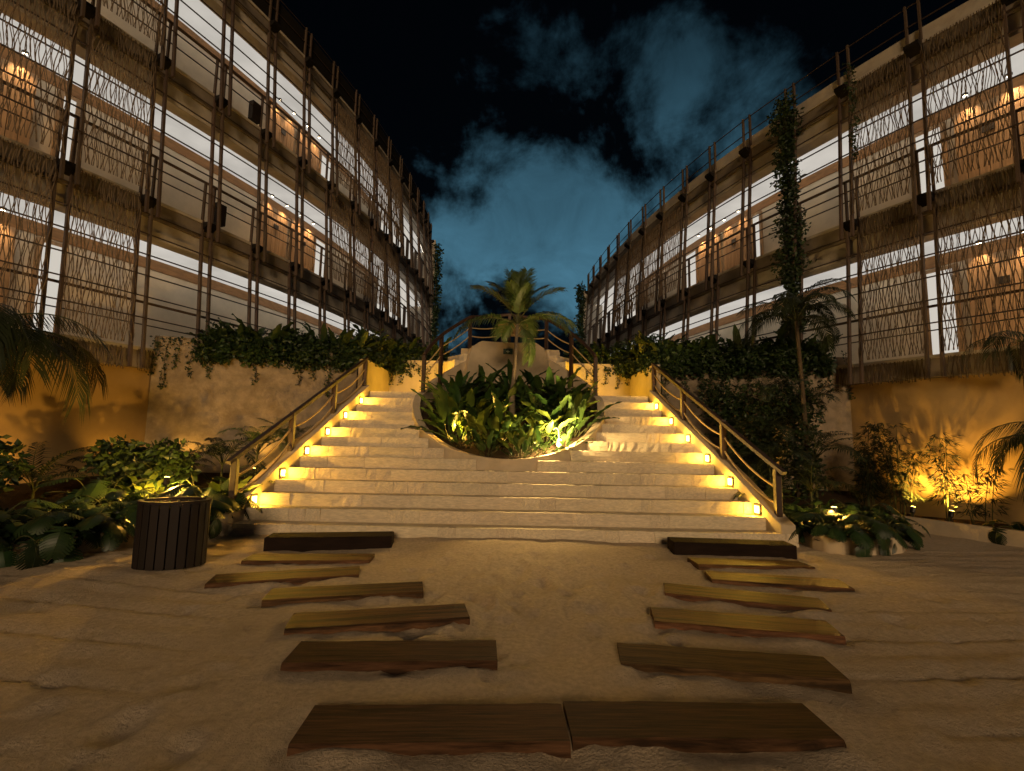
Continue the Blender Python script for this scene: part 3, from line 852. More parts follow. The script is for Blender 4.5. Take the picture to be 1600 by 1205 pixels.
# ================================================================== PLANKS IN THE SAND
def plank_mesh(k, L=1.28, W_=.33, H_=.09):
    r_ = random.Random(k); n = 16; v = []; f = []
    for i in range(n + 1):
        x = -L / 2 + L * i / n
        f0 = -W_ / 2 + .008 * mnoise.noise((i * .4, k * 3.1, 0)) + (.008 * mnoise.noise((i * 1.1, k, 5)) if k % 2 else 0)
        b0 = W_ / 2 + .008 * mnoise.noise((i * .4, k * 5.7, 2))
        zt = H_ * .5 + .004 * mnoise.noise((i * .5, k, 8))
        lip = .012 + .012 * abs(mnoise.noise((i * .9, k * 2.2, 3)))
        v += [(x, f0 - .004 - lip * .4, -H_ / 2), (x, f0, zt - lip), (x, f0 + .012, zt), (x, b0 - .01, zt), (x, b0, zt - .012), (x, b0, -H_ / 2)]
    for i in range(n):
        for j in range(6):
            a = i * 6 + j; b = i * 6 + (j + 1) % 6; f.append((a, b, b + 6, a + 6))
    f.append((0, 5, 4, 3, 2, 1)); f.append(tuple(n * 6 + j for j in range(6)))
    mb = MB(); mb.add(v, f); me = mb.mesh('plank_mesh_%d' % k, 'plank_dull' if k < 4 else 'plank')
    bm = bmesh.new(); bm.from_mesh(me); bmesh.ops.recalc_face_normals(bm, faces=bm.faces); bm.to_mesh(me); bm.free()
    return me
for k, (sd, a, b, c, d, lab) in enumerate(PLANKS):
    cx_ = (a[0] + b[0] + c[0] + d[0]) / 4; cy_ = (a[1] + b[1] + c[1] + d[1]) / 4
    rz = math.atan2(((d[1] + c[1]) - (a[1] + b[1])), ((d[0] + c[0]) - (a[0] + b[0])))
    L = math.hypot((d[0] + c[0] - a[0] - b[0]) / 2, (d[1] + c[1] - a[1] - b[1]) / 2)
    o = bpy.data.objects.new('wooden_plank', plank_mesh(k, L, .325))
    tilt = rnd.uniform(-.012, .012)
    place(o, Matrix.Translation((cx_, cy_, -.004)) @ Matrix.Rotation(rz, 4, 'Z') @ Matrix.Rotation(tilt, 4, 'Y') @ Matrix.Rotation(rnd.uniform(-.015, .015), 4, 'X'))
    row = k // 2
    if row == 0: label = 'big dark plank nearest the camera, %s of the central joint' % sd
    else: label = 'brown wooden plank in the sand, %s from the camera in the %s row' % (ORD[row], sd)
    tag(o, label, 'plank', 'wooden planks laid in the sand')
for s, pts in (('left', [(-2.95, 5.98), (-1.48, 6.22)]), ('right', [(2.05, 6.20), (3.52, 6.10)])):
    a, b = pts; L = math.dist(a, b); rz = math.atan2(b[1] - a[1], b[0] - a[0])
    mb = MB().box((-L / 2, -.16, -.05), (L / 2, .16, .15))
    o = mb.build('wooden_sleeper', 'sleeper', m=Matrix.Translation(((a[0] + b[0]) / 2, (a[1] + b[1]) / 2, 0)) @ Matrix.Rotation(rz, 4, 'Z'))
    bevel(o, .012, 2)
    tag(o, 'thick black wooden sleeper at the foot of the stairs, %s side' % s, 'sleeper', 'black sleepers at the foot of the stairs')

# ================================================================== LITTER BIN
bn = thing('litter_bin', (-3.52, 5.10, 0), 'oval dark brown slatted wooden litter bin left of the stairs', 'bin', rz=.22)
BA, BB, BH, NS = .315, .215, .65, 22
Mb = Matrix.Translation((-3.52, 5.10, 0)) @ Matrix.Rotation(.22, 4, 'Z')
for k in range(NS):
    a = 2 * math.pi * (k + .5) / NS
    p = Vector((BA * math.cos(a), BB * math.sin(a), 0)); t = Vector((-BA * math.sin(a), BB * math.cos(a), 0))
    wdt = t.length * 2 * math.pi / NS - .010; t.normalize()
    p0 = Mb @ (p + Vector((0, 0, .015))); p1 = Mb @ (p + Vector((0, 0, BH)))
    bevel(bar('slat', p0, p1, wdt, .026, 'bin_wood', bn, side=Mb.to_3x3() @ t), .05, 1)
def oval(sc, z): return [Mb @ Vector((BA * sc * math.cos(2 * math.pi * k / 40), BB * sc * math.sin(2 * math.pi * k / 40), z)) for k in range(40)]
def oval_tube(name, s0, s1, z0, z1, material):
    q = [oval(s1, z0), oval(s1, z1), oval(s0, z1), oval(s0, z0)]
    v = [p for ring in q for p in ring]; f = []
    for r_ in range(4):
        for k in range(40): f.append((r_ * 40 + k, r_ * 40 + (k + 1) % 40, ((r_ + 1) % 4) * 40 + (k + 1) % 40, ((r_ + 1) % 4) * 40 + k))
    mb = MB(); mb.add(v, f); o = mb.build(name, material, bn); fixnormals(o); return o
oval_tube('liner', .80, .93, .02, BH - .03, 'black')
oval_tube('rim', .90, 1.07, BH + .003, BH + .03, 'bin_wood')
mb = MB(); v = oval(.82, .30); mb.add(v, [tuple(range(40))]); mb.build('bin_bag', 'black', bn)
for hz in (.10, BH - .10): oval_tube('hoop', .925, .955, hz, hz + .03, 'metal_dark')

# ================================================================== PLANTING BEDS
BEDL = [(-6.6, 4.0), (-5.85, 4.45), (-5.35, 5.05), (-4.95, 5.58), (-4.45, 5.98), (-4.02, 6.32), (-4.10, 6.9)]
BEDR = [(4.06, 6.75), (4.06, 6.52), (4.12, 6.34), (4.26, 6.22), (4.50, 6.17), (4.85, 6.22), (5.10, 6.33), (5.28, 6.50), (5.42, 6.75), (5.55, 7.1), (5.7, 7.5)]
o = wall_path('planting_kerb', BEDL, .14, -.05, [.20, .20, .19, .20, .19, .20, .20], 'plaster'); bevel(o, .015)
tag(o, 'low curved cream kerb edging the left planting bed behind the bin', 'kerb')
o = wall_path('planting_kerb', BEDR, .14, -.05, [.20, .19, .20, .20, .19, .20, .20, .19, .2, .2, .2], 'plaster'); bevel(o, .03)
tag(o, 'low curved cream kerb edging the planting bed right of the stairs', 'kerb')
KR = [(6.35, 8.75), (6.62, 8.15), (6.98, 7.45), (7.45, 6.65), (8.0, 5.8)]
o = wall_path('planting_kerb', [(x, y) for x, y in KR][::-1], .12, -.05, .22, 'plaster'); bevel(o, .015)
tag(o, 'straight brown kerb in front of the glowing ochre wall at right', 'kerb')
def bed(name, pts, zfun):
    c = Vector((sum(p[0] for p in pts) / len(pts), sum(p[1] for p in pts) / len(pts)))
    v = [(c.x, c.y, zfun(c.x, c.y))]; f = []; R_ = 5; n = len(pts)
    for r_ in range(1, R_ + 1):
        for p in pts:
            q = c.lerp(Vector(p), r_ / R_); v.append((q.x, q.y, zfun(q.x, q.y) + (.05 * mnoise.noise((q.x * 2, q.y * 2, 0)))))
    for k in range(n): f.append((0, 1 + k, 1 + (k + 1) % n))
    for r_ in range(R_ - 1):
        for k in range(n):
            a = 1 + r_ * n + k; b = 1 + r_ * n + (k + 1) % n; f.append((a, a + n, b + n, b))
    mb = MB(); mb.add(v, f); o = mb.build(name, 'soil', smooth=True); fixnormals(o); tag(o, kind='structure'); return o
def zl(x, y): return .12 + .10 * max(0, y - 5.4) + .04 * max(0, -x - 4.5)
def zr(x, y): return .12 + .10 * max(0, y - 6.3)
bed('planting_bed', [(-6.65, 4.15), (-5.95, 4.55), (-5.45, 5.14), (-5.05, 5.67), (-4.53, 6.08), (-4.12, 6.42), (-4.05, 7.2), (-3.75, 8.6), (-3.55, 10.0), (-4.4, 10.1), (-5.4, 9.76), (-6.4, 9.46), (-7.0, 9.2), (-8.2, 8.0), (-9.0, 6.4)], zl)
bed('planting_bed', [(4.05, 6.8), (4.06, 6.42), (4.38, 6.30), (4.8, 6.34), (5.15, 6.54), (5.33, 6.9), (5.55, 7.5), (6.4, 8.85), (6.9, 9.7), (6.2, 9.76), (5.4, 9.9), (4.4, 10.1), (3.4, 10.4), (3.45, 9), (3.75, 7.6)], zr)
bed('planting_bed', [(6.50, 8.75), (6.75, 8.15), (7.1, 7.5), (7.56, 6.7), (8.1, 5.9), (9.2, 6.2), (8.6, 7.3), (8.0, 8.4), (7.4, 9.4), (6.8, 9.7)], lambda x, y: .14)

# ================================================================== PLANTS
def frond_mesh(name, L, a0, bend, n, leaf, lw, droop, seed, material, fold=.35, rach=.016, start=.16, sparse=1.0, stem_mat='stem'):
    """a feather palm leaf: curved rachis along +X with two rows of narrow leaflets"""
    r_ = random.Random(seed); mb = MB(); pts = []; p = Vector((0, 0, 0)); K = 22; ang = a0
    for i in range(K + 1):
        pts.append(p.copy()); ang = a0 - bend * (i / K) ** 1.25
        p = p + Vector((math.cos(ang), 0, math.sin(ang))) * (L / K)
    mb.tube(pts, rach, 4, r1=rach * .2)
    nf = len(mb.f)
    for s in (-1, 1):
        for k in range(n):
            if r_.random() > sparse: continue
            u = start + (1 - start) * (k + r_.uniform(.2, .8)) / n
            i = min(K - 1, int(u * K)); q = pts[i].lerp(pts[i + 1], u * K - i)
            d = (pts[i + 1] - pts[i]).normalized(); up = Vector((-d.z, 0, d.x)); side = Vector((0, s, 0))
            l = leaf * (math.sin(math.pi * (.12 + .80 * u)) ** .6) * r_.uniform(.85, 1.12)
            fw = .55 + .55 * u
            dr = (side * 1.0 + d * fw + up * (fold + r_.uniform(-.1, .1))).normalized()
            wv = d.cross(dr).cross(dr).normalized() * (lw / 2)
            m1 = q + dr * l * .5 - Vector((0, 0, droop * l * .18)); tip = q + dr * l * .92 - Vector((0, 0, droop * l * .75 + r_.uniform(0, .1) * l))
            mb.add([q - wv * .4, q + wv * .4, m1 + wv, m1 - wv, tip], [(0, 1, 2, 3), (3, 2, 4)])
    me = bpy.data.meshes.new(name); me.from_pydata(mb.v, [], mb.f); me.materials.append(MATS[material]); me.materials.append(MATS[stem_mat])
    for i, pl in enumerate(me.polygons): pl.material_index = 1 if i < nf else 0
    me.update(); return me
def inst(name, me, loc, az, pitch, parent, sc=1.0, roll=0.0):
    m = Matrix.Translation(loc) @ Matrix.Rotation(az, 4, 'Z') @ Matrix.Rotation(-pitch, 4, 'Y') @ Matrix.Rotation(roll, 4, 'X') @ Matrix.Scale(sc, 4)
    return place(bpy.data.objects.new(name, me), m, parent)
def leaf_mesh(name, kind, seed, material, L=.35, W_=.13, stalk=.35):
    """one leaf with its stalk. The stalk rises from the origin along +Z bending to +X, the blade follows."""
    r_ = random.Random(seed); mb = MB()
    if kind == 'blade':                       # long paddle leaf
        K = 8; a0 = R(r_.uniform(68, 84)); bend = R(r_.uniform(25, 70)); pts = []; p = Vector((0, 0, 0))
        tot = stalk + L; n = 14; ang = a0
        for i in range(n + 1):
            pts.append(p.copy()); ang = a0 - bend * (i / n) ** 1.6; p = p + Vector((math.cos(ang), 0, math.sin(ang))) * (tot / n)
        ks = int(n * stalk / tot); mb.tube(pts[:ks + 1], .009, 4, r1=.006); nf = len(mb.f)
        v = []; f = []
        for i in range(ks, n + 1):
            u = (i - ks) / (n - ks); wd = W_ * math.sin(math.pi * min(1, .06 + .94 * u ** .8)) ** .75 * (.5 if u > .99 else 1) * .5 + .002
            d = (pts[min(i + 1, n)] - pts[max(i - 1, 0)]).normalized(); up = Vector((-d.z, 0, d.x))
            wob = .012 * math.sin(i * 2.1 + seed)
            v += [pts[i] + Vector((0, wd, 0)) + up * (wd * .35 + wob), pts[i] - up * .0, pts[i] - Vector((0, wd, 0)) + up * (wd * .35 - wob)]
        for i in range(n - ks):
            a = i * 3; f += [(a, a + 1, a + 4, a + 3), (a + 1, a + 2, a + 5, a + 4)]
        mb.add(v, f)
    else:                                     # split (monstera / philodendron) leaf, hanging from an arched stalk
        pts = []; p = Vector((0, 0, 0)); n = 8; a0 = R(r_.uniform(60, 80)); ang = a0
        for i in range(n + 1):
            pts.append(p.copy()); ang = a0 - R(75) * (i / n) ** 1.5; p = p + Vector((math.cos(ang), 0, math.sin(ang))) * (stalk / n)
        mb.tube(pts, .008, 4, r1=.005); nf = len(mb.f)
        base = pts[-1]; dip = R(r_.uniform(18, 48)); M_ = 11
        def P_(u, w_):                         # u along the midrib, w_ across
            x = u * L * math.cos(dip * (.5 + u * .8)); z = -u * L * math.sin(dip * (.5 + u * .8)) - .9 * w_ * w_ / max(L, .01)
            return base + Vector((x, w_, z))
        for s in (-1, 1):
            for k in range(M_):
                u0 = k / M_; u1 = (k + .86) / M_
                def hw(u): return W_ * (math.sin(math.pi * min(1, .20 + .80 * u)) ** .55)
                def end(u): return hw(u) * r_.uniform(.9, 1.05)
                sh = .10 if u0 > .15 else -.16 * (1 - u0 / .15)
                a_ = P_(u0, s * .001); b_ = P_(u1, s * .001); m0 = P_(u0 + sh * .4, s * hw(u0) * .55); m1 = P_(u1 + sh * .4, s * hw(u1) * .55)
                e0 = P_(min(1.05, u0 + sh + .015), s * end(u0)); e1 = P_(min(1.06, u1 + sh - .015), s * end(u1) * .92)
                mid = P_(u1 + .15 / M_, s * .001); mm = P_(u1 + .14 / M_ + sh * .4, s * hw(u1) * .5)
                mb.add([a_, b_, m1, m0, e1, e0, mid, mm], [(0, 1, 2, 3), (3, 2, 4, 5), (1, 6, 7, 2)])
    me = bpy.data.meshes.new(name); me.from_pydata(mb.v, [], mb.f); me.materials.append(MATS[material]); me.materials.append(MATS['stem'])
    sms = []
    for i, pl in enumerate(me.polygons):
        pl.material_index = 1 if i < nf else 0; sms.append(True)
    me.polygons.foreach_set('use_smooth', sms); me.update(); return me

LEAF_SPLIT = [leaf_mesh('split_leaf_%d' % k, 'split', 50 + k, 'leaf_dark', L=.30 + .03 * (k % 3), W_=.135 + .012 * (k % 2), stalk=.34 + .06 * k) for k in range(5)]
LEAF_BLADE = [leaf_mesh('blade_leaf_%d' % k, 'blade', 80 + k, 'leaf_light', L=.36 + .04 * k, W_=.13, stalk=.22 + .05 * k) for k in range(4)]
LEAF_BLADE_D = [leaf_mesh('dark_blade_leaf_%d' % k, 'blade', 90 + k, 'leaf', L=.34 + .04 * k, W_=.11, stalk=.16 + .05 * k) for k in range(4)]
LEAF_HEDGE = [leaf_mesh('terrace_leaf_%d' % k, 'blade', 120 + k, 'leaf_hedge', L=.22 + .03 * k, W_=.085, stalk=.10 + .03 * k) for k in range(4)]

def leafy(name, loc, leaves, n, label, cat, group, seed, sc=1.0, spread=.06, tilt=(-.1, .5)):
    r_ = random.Random(seed); root = thing(name, loc, label, cat, group)
    for k in range(n):
        az = 2 * math.pi * (k * .382 + r_.uniform(-.06, .06)); d = r_.uniform(0, spread)
        p = Vector(loc) + Vector((math.cos(az) * d, math.sin(az) * d, -.02))
        t = r_.uniform(*tilt)
        inst('leaf', r_.choice(leaves), p, az, -t, root, sc * r_.uniform(.75, 1.15), r_.uniform(-.25, .25))
    return root
def feathery(name, loc, fr, n, label, cat, group, seed, height=0.0, sc=1.0, pitch=(0, .3), trunk_r=.02, lean=(0, 0), trunk_mat='stem', az0=0.0, part='crown_fronds'):
    r_ = random.Random(seed); root = thing(name, loc, label, cat, group)
    top = Vector(loc) + Vector((lean[0], lean[1], height))
    if height > .02:
        pts = [Vector(loc) + Vector((lean[0] * u ** 1.4, lean[1] * u ** 1.4, height * u - .05 * (1 - u))) for u in [i / 8 for i in range(9)]]
        MB().tube(pts, trunk_r, 8, r1=trunk_r * .65).build('trunk', trunk_mat, root, smooth=True)
    for k in range(n):
        az = az0 + 2 * math.pi * (k * .382 + r_.uniform(-.05, .05))
        inst('frond', r_.choice(fr), top, az, r_.uniform(*pitch), root, sc * r_.uniform(.82, 1.12), r_.uniform(-.2, .2))
    return root

# ---- the coconut palm in the round planter
cf = [frond_mesh('coconut_frond_%d' % k, 1.35, R(a0), R(bd_), 44, .50, .028, dr, 200 + k, 'palm_leaf', rach=.017, start=.22) for k, (a0, bd_, dr) in
      enumerate([(62, 60, .35), (45, 85, .6), (25, 95, .8), (80, 35, .2)])]
pb = Vector((.02, 9.55, soil_z(9.55)))
palm = thing('coconut_palm', pb, 'young coconut palm with a slim trunk rising from the round planter', 'palm tree')
ptop = Vector((.09, 9.55, 3.72))
MB().tube([pb + Vector((0, 0, -.1)), pb.lerp(ptop, .3) + Vector((-.03, 0, 0)), pb.lerp(ptop, .65) + Vector((-.015, 0, 0)), ptop], lambda u: .060 * (1 - u) ** 2 + .032, 10).build('trunk', 'trunk', palm, smooth=True)
crown = bpy.data.objects.new('crown', None); place(crown, Matrix.Translation(ptop), palm)
for (az, pi_, me, sc) in [(R(178), .05, 0, .95), (R(160), .32, 0, .90), (R(128), .30, 3, .88), (R(88), .12, 3, .98), (R(52), .28, 3, .90), (R(24), .30, 0, .86), (R(-4), .02, 0, .92),
                          (R(192), -.42, 1, 1.08), (R(-25), -.35, 1, .90), (R(245), .35, 0, .70), (R(300), .30, 0, .68), (R(-40), -.95, 2, .70), (R(75), -.1, 1, .9), (R(110), -.2, 1, .9), (R(8), -.15, 1, .98), (R(70), .3, 3, .92)]:
    inst('frond', cf[me], ptop, az, pi_, crown, sc * .98, rnd.uniform(-.15, .15))

# ---- plants of the round planter
def inpl(x, y): return (x, y, soil_z(y))
rp = random.Random(5)
SPOTS_L = [(-1.02, 9.25, 1.0), (-.62, 8.95, .95), (-.28, 8.65, .82), (-1.2, 9.7, .95), (.62, 8.95, .95), (1.02, 9.30, .95), (1.18, 9.6, .95), (.30, 8.62, .8), (-.80, 9.55, 1.05), (.05, 8.48, .7)]
for k, (x, y, sc) in enumerate(SPOTS_L):
    where = ['left of the palm trunk', 'in front of the palm, left', 'at the front rim, left of the middle', 'by the left rim', 'right of the palm trunk', 'beside the planter spotlight', 'at the right rim',
             'at the front rim, right of the middle', 'left behind the front row', 'at the very front of the rim'][k]
    leafy('broad_leaf_plant', inpl(x, y), LEAF_BLADE, 12, 'broad paddle leaved green plant in the planter, ' + where, 'plant', 'leafy plants in the round planter', 400 + k, sc * 1.18, .14)
DK = [(-.45, 8.45), (.55, 8.55), (-.9, 8.75), (.95, 8.75), (-1.25, 9.25), (1.3, 9.8), (.75, 9.5), (-.5, 9.3), (.3, 9.1), (-1.2, 10.1), (1.15, 10.2), (.2, 8.35), (-.15, 8.85), (-.2, 9.9), (.6, 10.0), (-1.0, 9.9), (1.0, 9.95), (-.6, 10.0), (.95, 10.4), (-1.2, 10.7), (.25, 10.4), (1.1, 10.75), (-1.15, 10.5), (0, 11.0), (.7, 11.1), (-.7, 11.1), (-1.15, 9.05), (1.2, 9.25)]
for k, (x, y) in enumerate(DK):
    leafy('undergrowth_plant', inpl(x, y), LEAF_BLADE_D, 16, 'low dark green plant filling the round planter', 'plant', 'low dark plants in the round planter', 430 + k, .85 if y < 8.8 else 1.35, .18, tilt=(-.1, .8))
sf = [frond_mesh('areca_frond_%d' % k, .95, R(70), R(80 + 20 * k), 20, .26, .020, .5, 230 + k, 'palm_dark', rach=.009, start=.25) for k in range(3)]
sf_l = [frond_mesh('pale_areca_frond_%d' % k, .95, R(70), R(75 + 20 * k), 20, .26, .020, .5, 240 + k, 'palm_leaf', rach=.009, start=.25) for k in range(3)]
for k, (x, y, sc) in enumerate([(-1.0, 10.4, .95), (-.75, 10.6, 1.0), (-.35, 10.5, .8), (.65, 10.5, .9), (1.0, 10.45, .95), (-1.15, 9.95, .7)]):
    where = ['furthest left', 'second from the left', 'just left of the trunk', 'just right of the trunk', 'furthest right', 'at the left rim'][k]
    feathery('small_palm', inpl(x, y), sf, 15, 'dark feathery little palm at the back of the round planter, ' + where, 'palm', 'small palms in the round planter', 460 + k, sc=sc, pitch=(-.5, .2))

# ---- garden spotlights
def spotlight(loc, direction, energy, label, group, spot=95, colr=(1, .52, .075), size=.03, lens='lens_amber', h=.14, kind='SPOT'):
    L = thing('garden_spotlight', loc, label, 'spotlight', group)
    p = Vector(loc); d = Vector(direction).normalized(); c = p + Vector((0, 0, h))
    bar('stake', p, c - Vector((0, 0, .01)), .018, .018, 'metal_dark', L)
    MB().tube([c - d * .05, c + d * .05], .036, 12).build('housing', 'metal_dark', L)
    MB().tube([c + d * .053, c + d * .057], .032, 12).build('lens', lens, L)
    lamp('beam', kind, c + d * .09, energy, colr, L, size=size, direction=d, spot=spot, blend=.7)
    return L
G = 'amber spotlights among the plants'
# the bare bright lamp on a hooked stem at the front rim: it also throws its light out over the steps onto the sand
hk = thing('hooked_lamp', (.86, 8.60, soil_z(8.60)), 'glaring bare lamp on a hooked stem at the right front rim of the round planter', 'lamp')
hz = soil_z(8.60)
MB().tube([(.86, 8.60, hz - .04), (.865, 8.60, hz + .30), (.85, 8.59, hz + .40), (.82, 8.585, hz + .44), (.78, 8.58, hz + .43), (.765, 8.58, hz + .40)], .010, 6).build('stem', 'lens_stem', hk, smooth=True)
gb = MB()
for (gx, gy, gz, gr) in ((.87, 8.565, hz + .20, .045), (.85, 8.57, hz + .145, .034), (.895, 8.57, hz + .16, .028)):
    v = []; f = []
    for a in range(6):
        for b in range(10):
            t_, p_ = math.pi * a / 5, 2 * math.pi * b / 10
            v.append((gx + gr * math.sin(t_) * math.cos(p_), gy + gr * math.sin(t_) * math.sin(p_), gz + gr * 1.2 * math.cos(t_)))
    for a in range(5):
        for b in range(10): f.append((a * 10 + b, a * 10 + (b + 1) % 10, (a + 1) * 10 + (b + 1) % 10, (a + 1) * 10 + b))
    gb.add(v, f)
gb.build('bulb', 'lens_amber', hk, smooth=True)
lamp('glow', 'POINT', (.86, 8.44, hz + .36), 270, (1.0, .66, .24), hk, size=.05)
spotlight((-1.02, 8.88, soil_z(8.88)), (.1, .5, .9), 60, 'amber spotlight hidden behind leaves at the left front of the round planter', G, h=.22, kind='POINT')
spotlight((.02, 9.15, soil_z(9.15)), (.0, -.3, .9), 24, 'amber spotlight at the foot of the coconut palm in the round planter', G, h=.14, kind='POINT')
spotlight((7.02, 8.42, .14), (.42, .22, .9), 230, 'left one of two amber spotlights at the foot of the ochre wall', G, 110)
spotlight((7.28, 7.98, .14), (.45, .20, .9), 230, 'right one of two amber spotlights at the foot of the ochre wall', G, 110)
spotlight((4.55, 6.78, .16), (.1, .2, .9), 34, 'amber spotlight glowing inside the monstera right of the stairs', G, h=.30, kind='POINT')
spotlight((-4.72, 6.62, .25), (-.15, .3, .9), 170, 'amber spotlight shining up through the leaves behind the bin', G, h=.46, kind='POINT')
spotlight((-4.50, 6.02, .2), (-.4, -.3, .8), 9, 'amber spotlight low in the leaves left of the bin', G, h=.14, kind='POINT')
spotlight((-7.75, 7.15, .4), (-.8, .35, .9), 30, 'amber spotlight at the foot of the ochre wall at far left', G, 110)
spotlight((-6.95, 8.55, .5), (-.5, .5, .9), 20, 'amber spotlight in the corner between ochre wall and stone wall', G, 100)
spotlight((-6.25, 9.15, .5), (-.1, .5, 1.2), 40, 'amber spotlight below the left end of the stone wall', G, 80)
spotlight((-5.1, 9.55, .5), (.1, .5, 1.2), 40, 'amber spotlight below the middle of the left stone wall', G, 70)
spotlight((5.3, 9.6, .45), (.1, .5, 1.2), 25, 'amber spotlight below the right stone wall behind the plants', G, 80)
# lights on the outer side of the planter rim at the landings
for s, nm in ((-1, 'left'), (1, 'right')):
    a = R(34); x = CX + s * (PR_ + .16) * math.cos(a); y = PCY + (PR_ + .16) * math.sin(a)
    L = thing('wall_light', (x, y, 2.38), 'small yellow wall light low on the planter rim at the %s landing' % nm, 'wall light', 'wall lights at the landings')
    n3 = Vector((s * math.cos(a), math.sin(a), 0)); t3 = Vector((-n3.y, n3.x, 0)); c = Vector((x, y, 2.55))
    bar('plate', c - t3 * .06, c + t3 * .06, .12, .014, 'metal_dark', L, side=(0, 0, 1))
    c2 = c + n3 * .010
    bar('lens', c2 - t3 * .045, c2 + t3 * .045, .09, .010, 'lens_warm', L, side=(0, 0, 1))
    lamp('glow', 'POINT', c + n3 * .10, 66.0, (1.0, .55, .035), L, size=.04)

# ---- monstera beds
rm = random.Random(11)
ML = [(-5.72, 4.75), (-5.45, 5.22), (-5.05, 5.62), (-4.72, 5.95), (-4.35, 6.25), (-5.75, 5.35), (-5.35, 5.85), (-5.0, 6.25), (-4.6, 6.65), (-4.2, 6.75), (-6.15, 5.0), (-5.7, 6.2), (-5.2, 6.8), (-4.65, 7.2), (-4.2, 7.4), (-6.2, 5.8), (-5.85, 6.9)]
for k, (x, y) in enumerate(ML):
    front = k < 5
    lab = ('dark split leaved monstera spilling over the left kerb, %s from the left edge' % ORD[k]) if front else 'dark split leaved monstera in the bed behind the left kerb'
    leafy('monstera_plant', (x, y, zl(x, y)), LEAF_SPLIT, 26, lab, 'plant', 'monstera plants left of the stairs' if front else 'monstera plants filling the left bed', 500 + k, rm.uniform(.72, .98), .22, tilt=(-.25, .6))
MR = [(4.36, 6.52), (4.70, 6.48), (5.06, 6.62), (5.25, 6.95), (4.32, 6.95), (4.75, 7.0), (4.15, 7.5), (4.9, 7.5), (5.45, 7.5)]
for k, (x, y) in enumerate(MR):
    lab = ('dark split leaved monstera hanging over the right kerb, %s from the stairs' % ORD[k]) if k < 4 else 'dark split leaved monstera in the bed behind the right kerb'
    leafy('monstera_plant', (x, y, zr(x, y)), LEAF_SPLIT, 26, lab, 'plant', 'monstera plants right of the stairs' if k < 4 else 'monstera plants filling the right bed', 540 + k, rm.uniform(.64, .86), .20, tilt=(-.25, .6))
leafy('monstera_plant', (-4.28, 6.36, .16), LEAF_SPLIT, 9, 'dark split leaved plant between the bin and the lowest step', 'plant', None, 560, .85, .05, tilt=(.1, .6))
# light leaved shrubs lit by the spotlight behind the bin
for k, (x, y) in enumerate([(-5.0, 6.75), (-4.55, 6.95), (-4.15, 7.05), (-5.4, 7.1)]):
    leafy('broad_leaf_plant', (x, y, zl(x, y)), LEAF_BLADE, 12, 'yellow lit broad leaved plant behind the bin, %s from the stairs' % ['third', 'second', 'first', 'fourth'][k], 'plant', 'yellow lit plants behind the bin', 570 + k, .8, .12, tilt=(0, .8))
# mid-height palms in the beds
for k, (x, y, h, sc, d) in enumerate([(-4.55, 8.6, .55, .9, 1), (-4.15, 8.9, .6, .85, 1), (-5.1, 8.5, .35, .85, 0), (-6.0, 8.3, .2, .95, 0), (-6.6, 7.9, .1, .9, 0), (-4.05, 8.0, .2, .7, 0), (-5.6, 7.7, .1, .9, 0), (-6.9, 7.0, .1, 1.0, 0)]):
    where = ['nearest the railing', 'against the stone wall by the top of the railing', 'before the left stone wall', 'at the left end of the stone wall', 'left of the stone wall', 'behind the middle of the left railing', 'behind the monstera', 'below the big drooping palm'][k]
    feathery('bamboo_palm', (x, y, zl(x, y)), sf_l if d else sf, 12, 'small feathery palm ' + where, 'palm', 'small palms in the left bed', 600 + k, height=h, sc=sc, pitch=(-.4, .3), trunk_r=.022)
for k, (x, y, h, sc, d) in enumerate([(4.1, 8.2, .3, .9, 0), (4.6, 8.5, .6, .95, 0), (5.0, 8.0, .3, .9, 0), (4.2, 9.2, .9, .9, 0), (4.9, 9.2, 1.1, 1.0, 0), (5.6, 8.8, .7, 1.0, 0), (3.95, 7.6, .1, .7, 1), (5.7, 9.3, 1.5, 1.0, 0), (5.2, 9.5, 1.9, .9, 0)]):
    where = ['behind the right railing', 'between the railing and the tall palm', 'left of the tall palm, low', 'against the stone wall by the railing', 'before the right stone wall', 'beside the tall palm trunk', 'poking through the right railing', 'at the right end of the stone wall', 'high up before the right stone wall'][k]
    feathery('bamboo_palm', (x, y, zr(x, y)), sf_l if d else sf, 12, 'small feathery palm ' + where, 'palm', 'small palms in the right bed', 630 + k, height=h, sc=sc, pitch=(-.5, .3), trunk_r=.022)
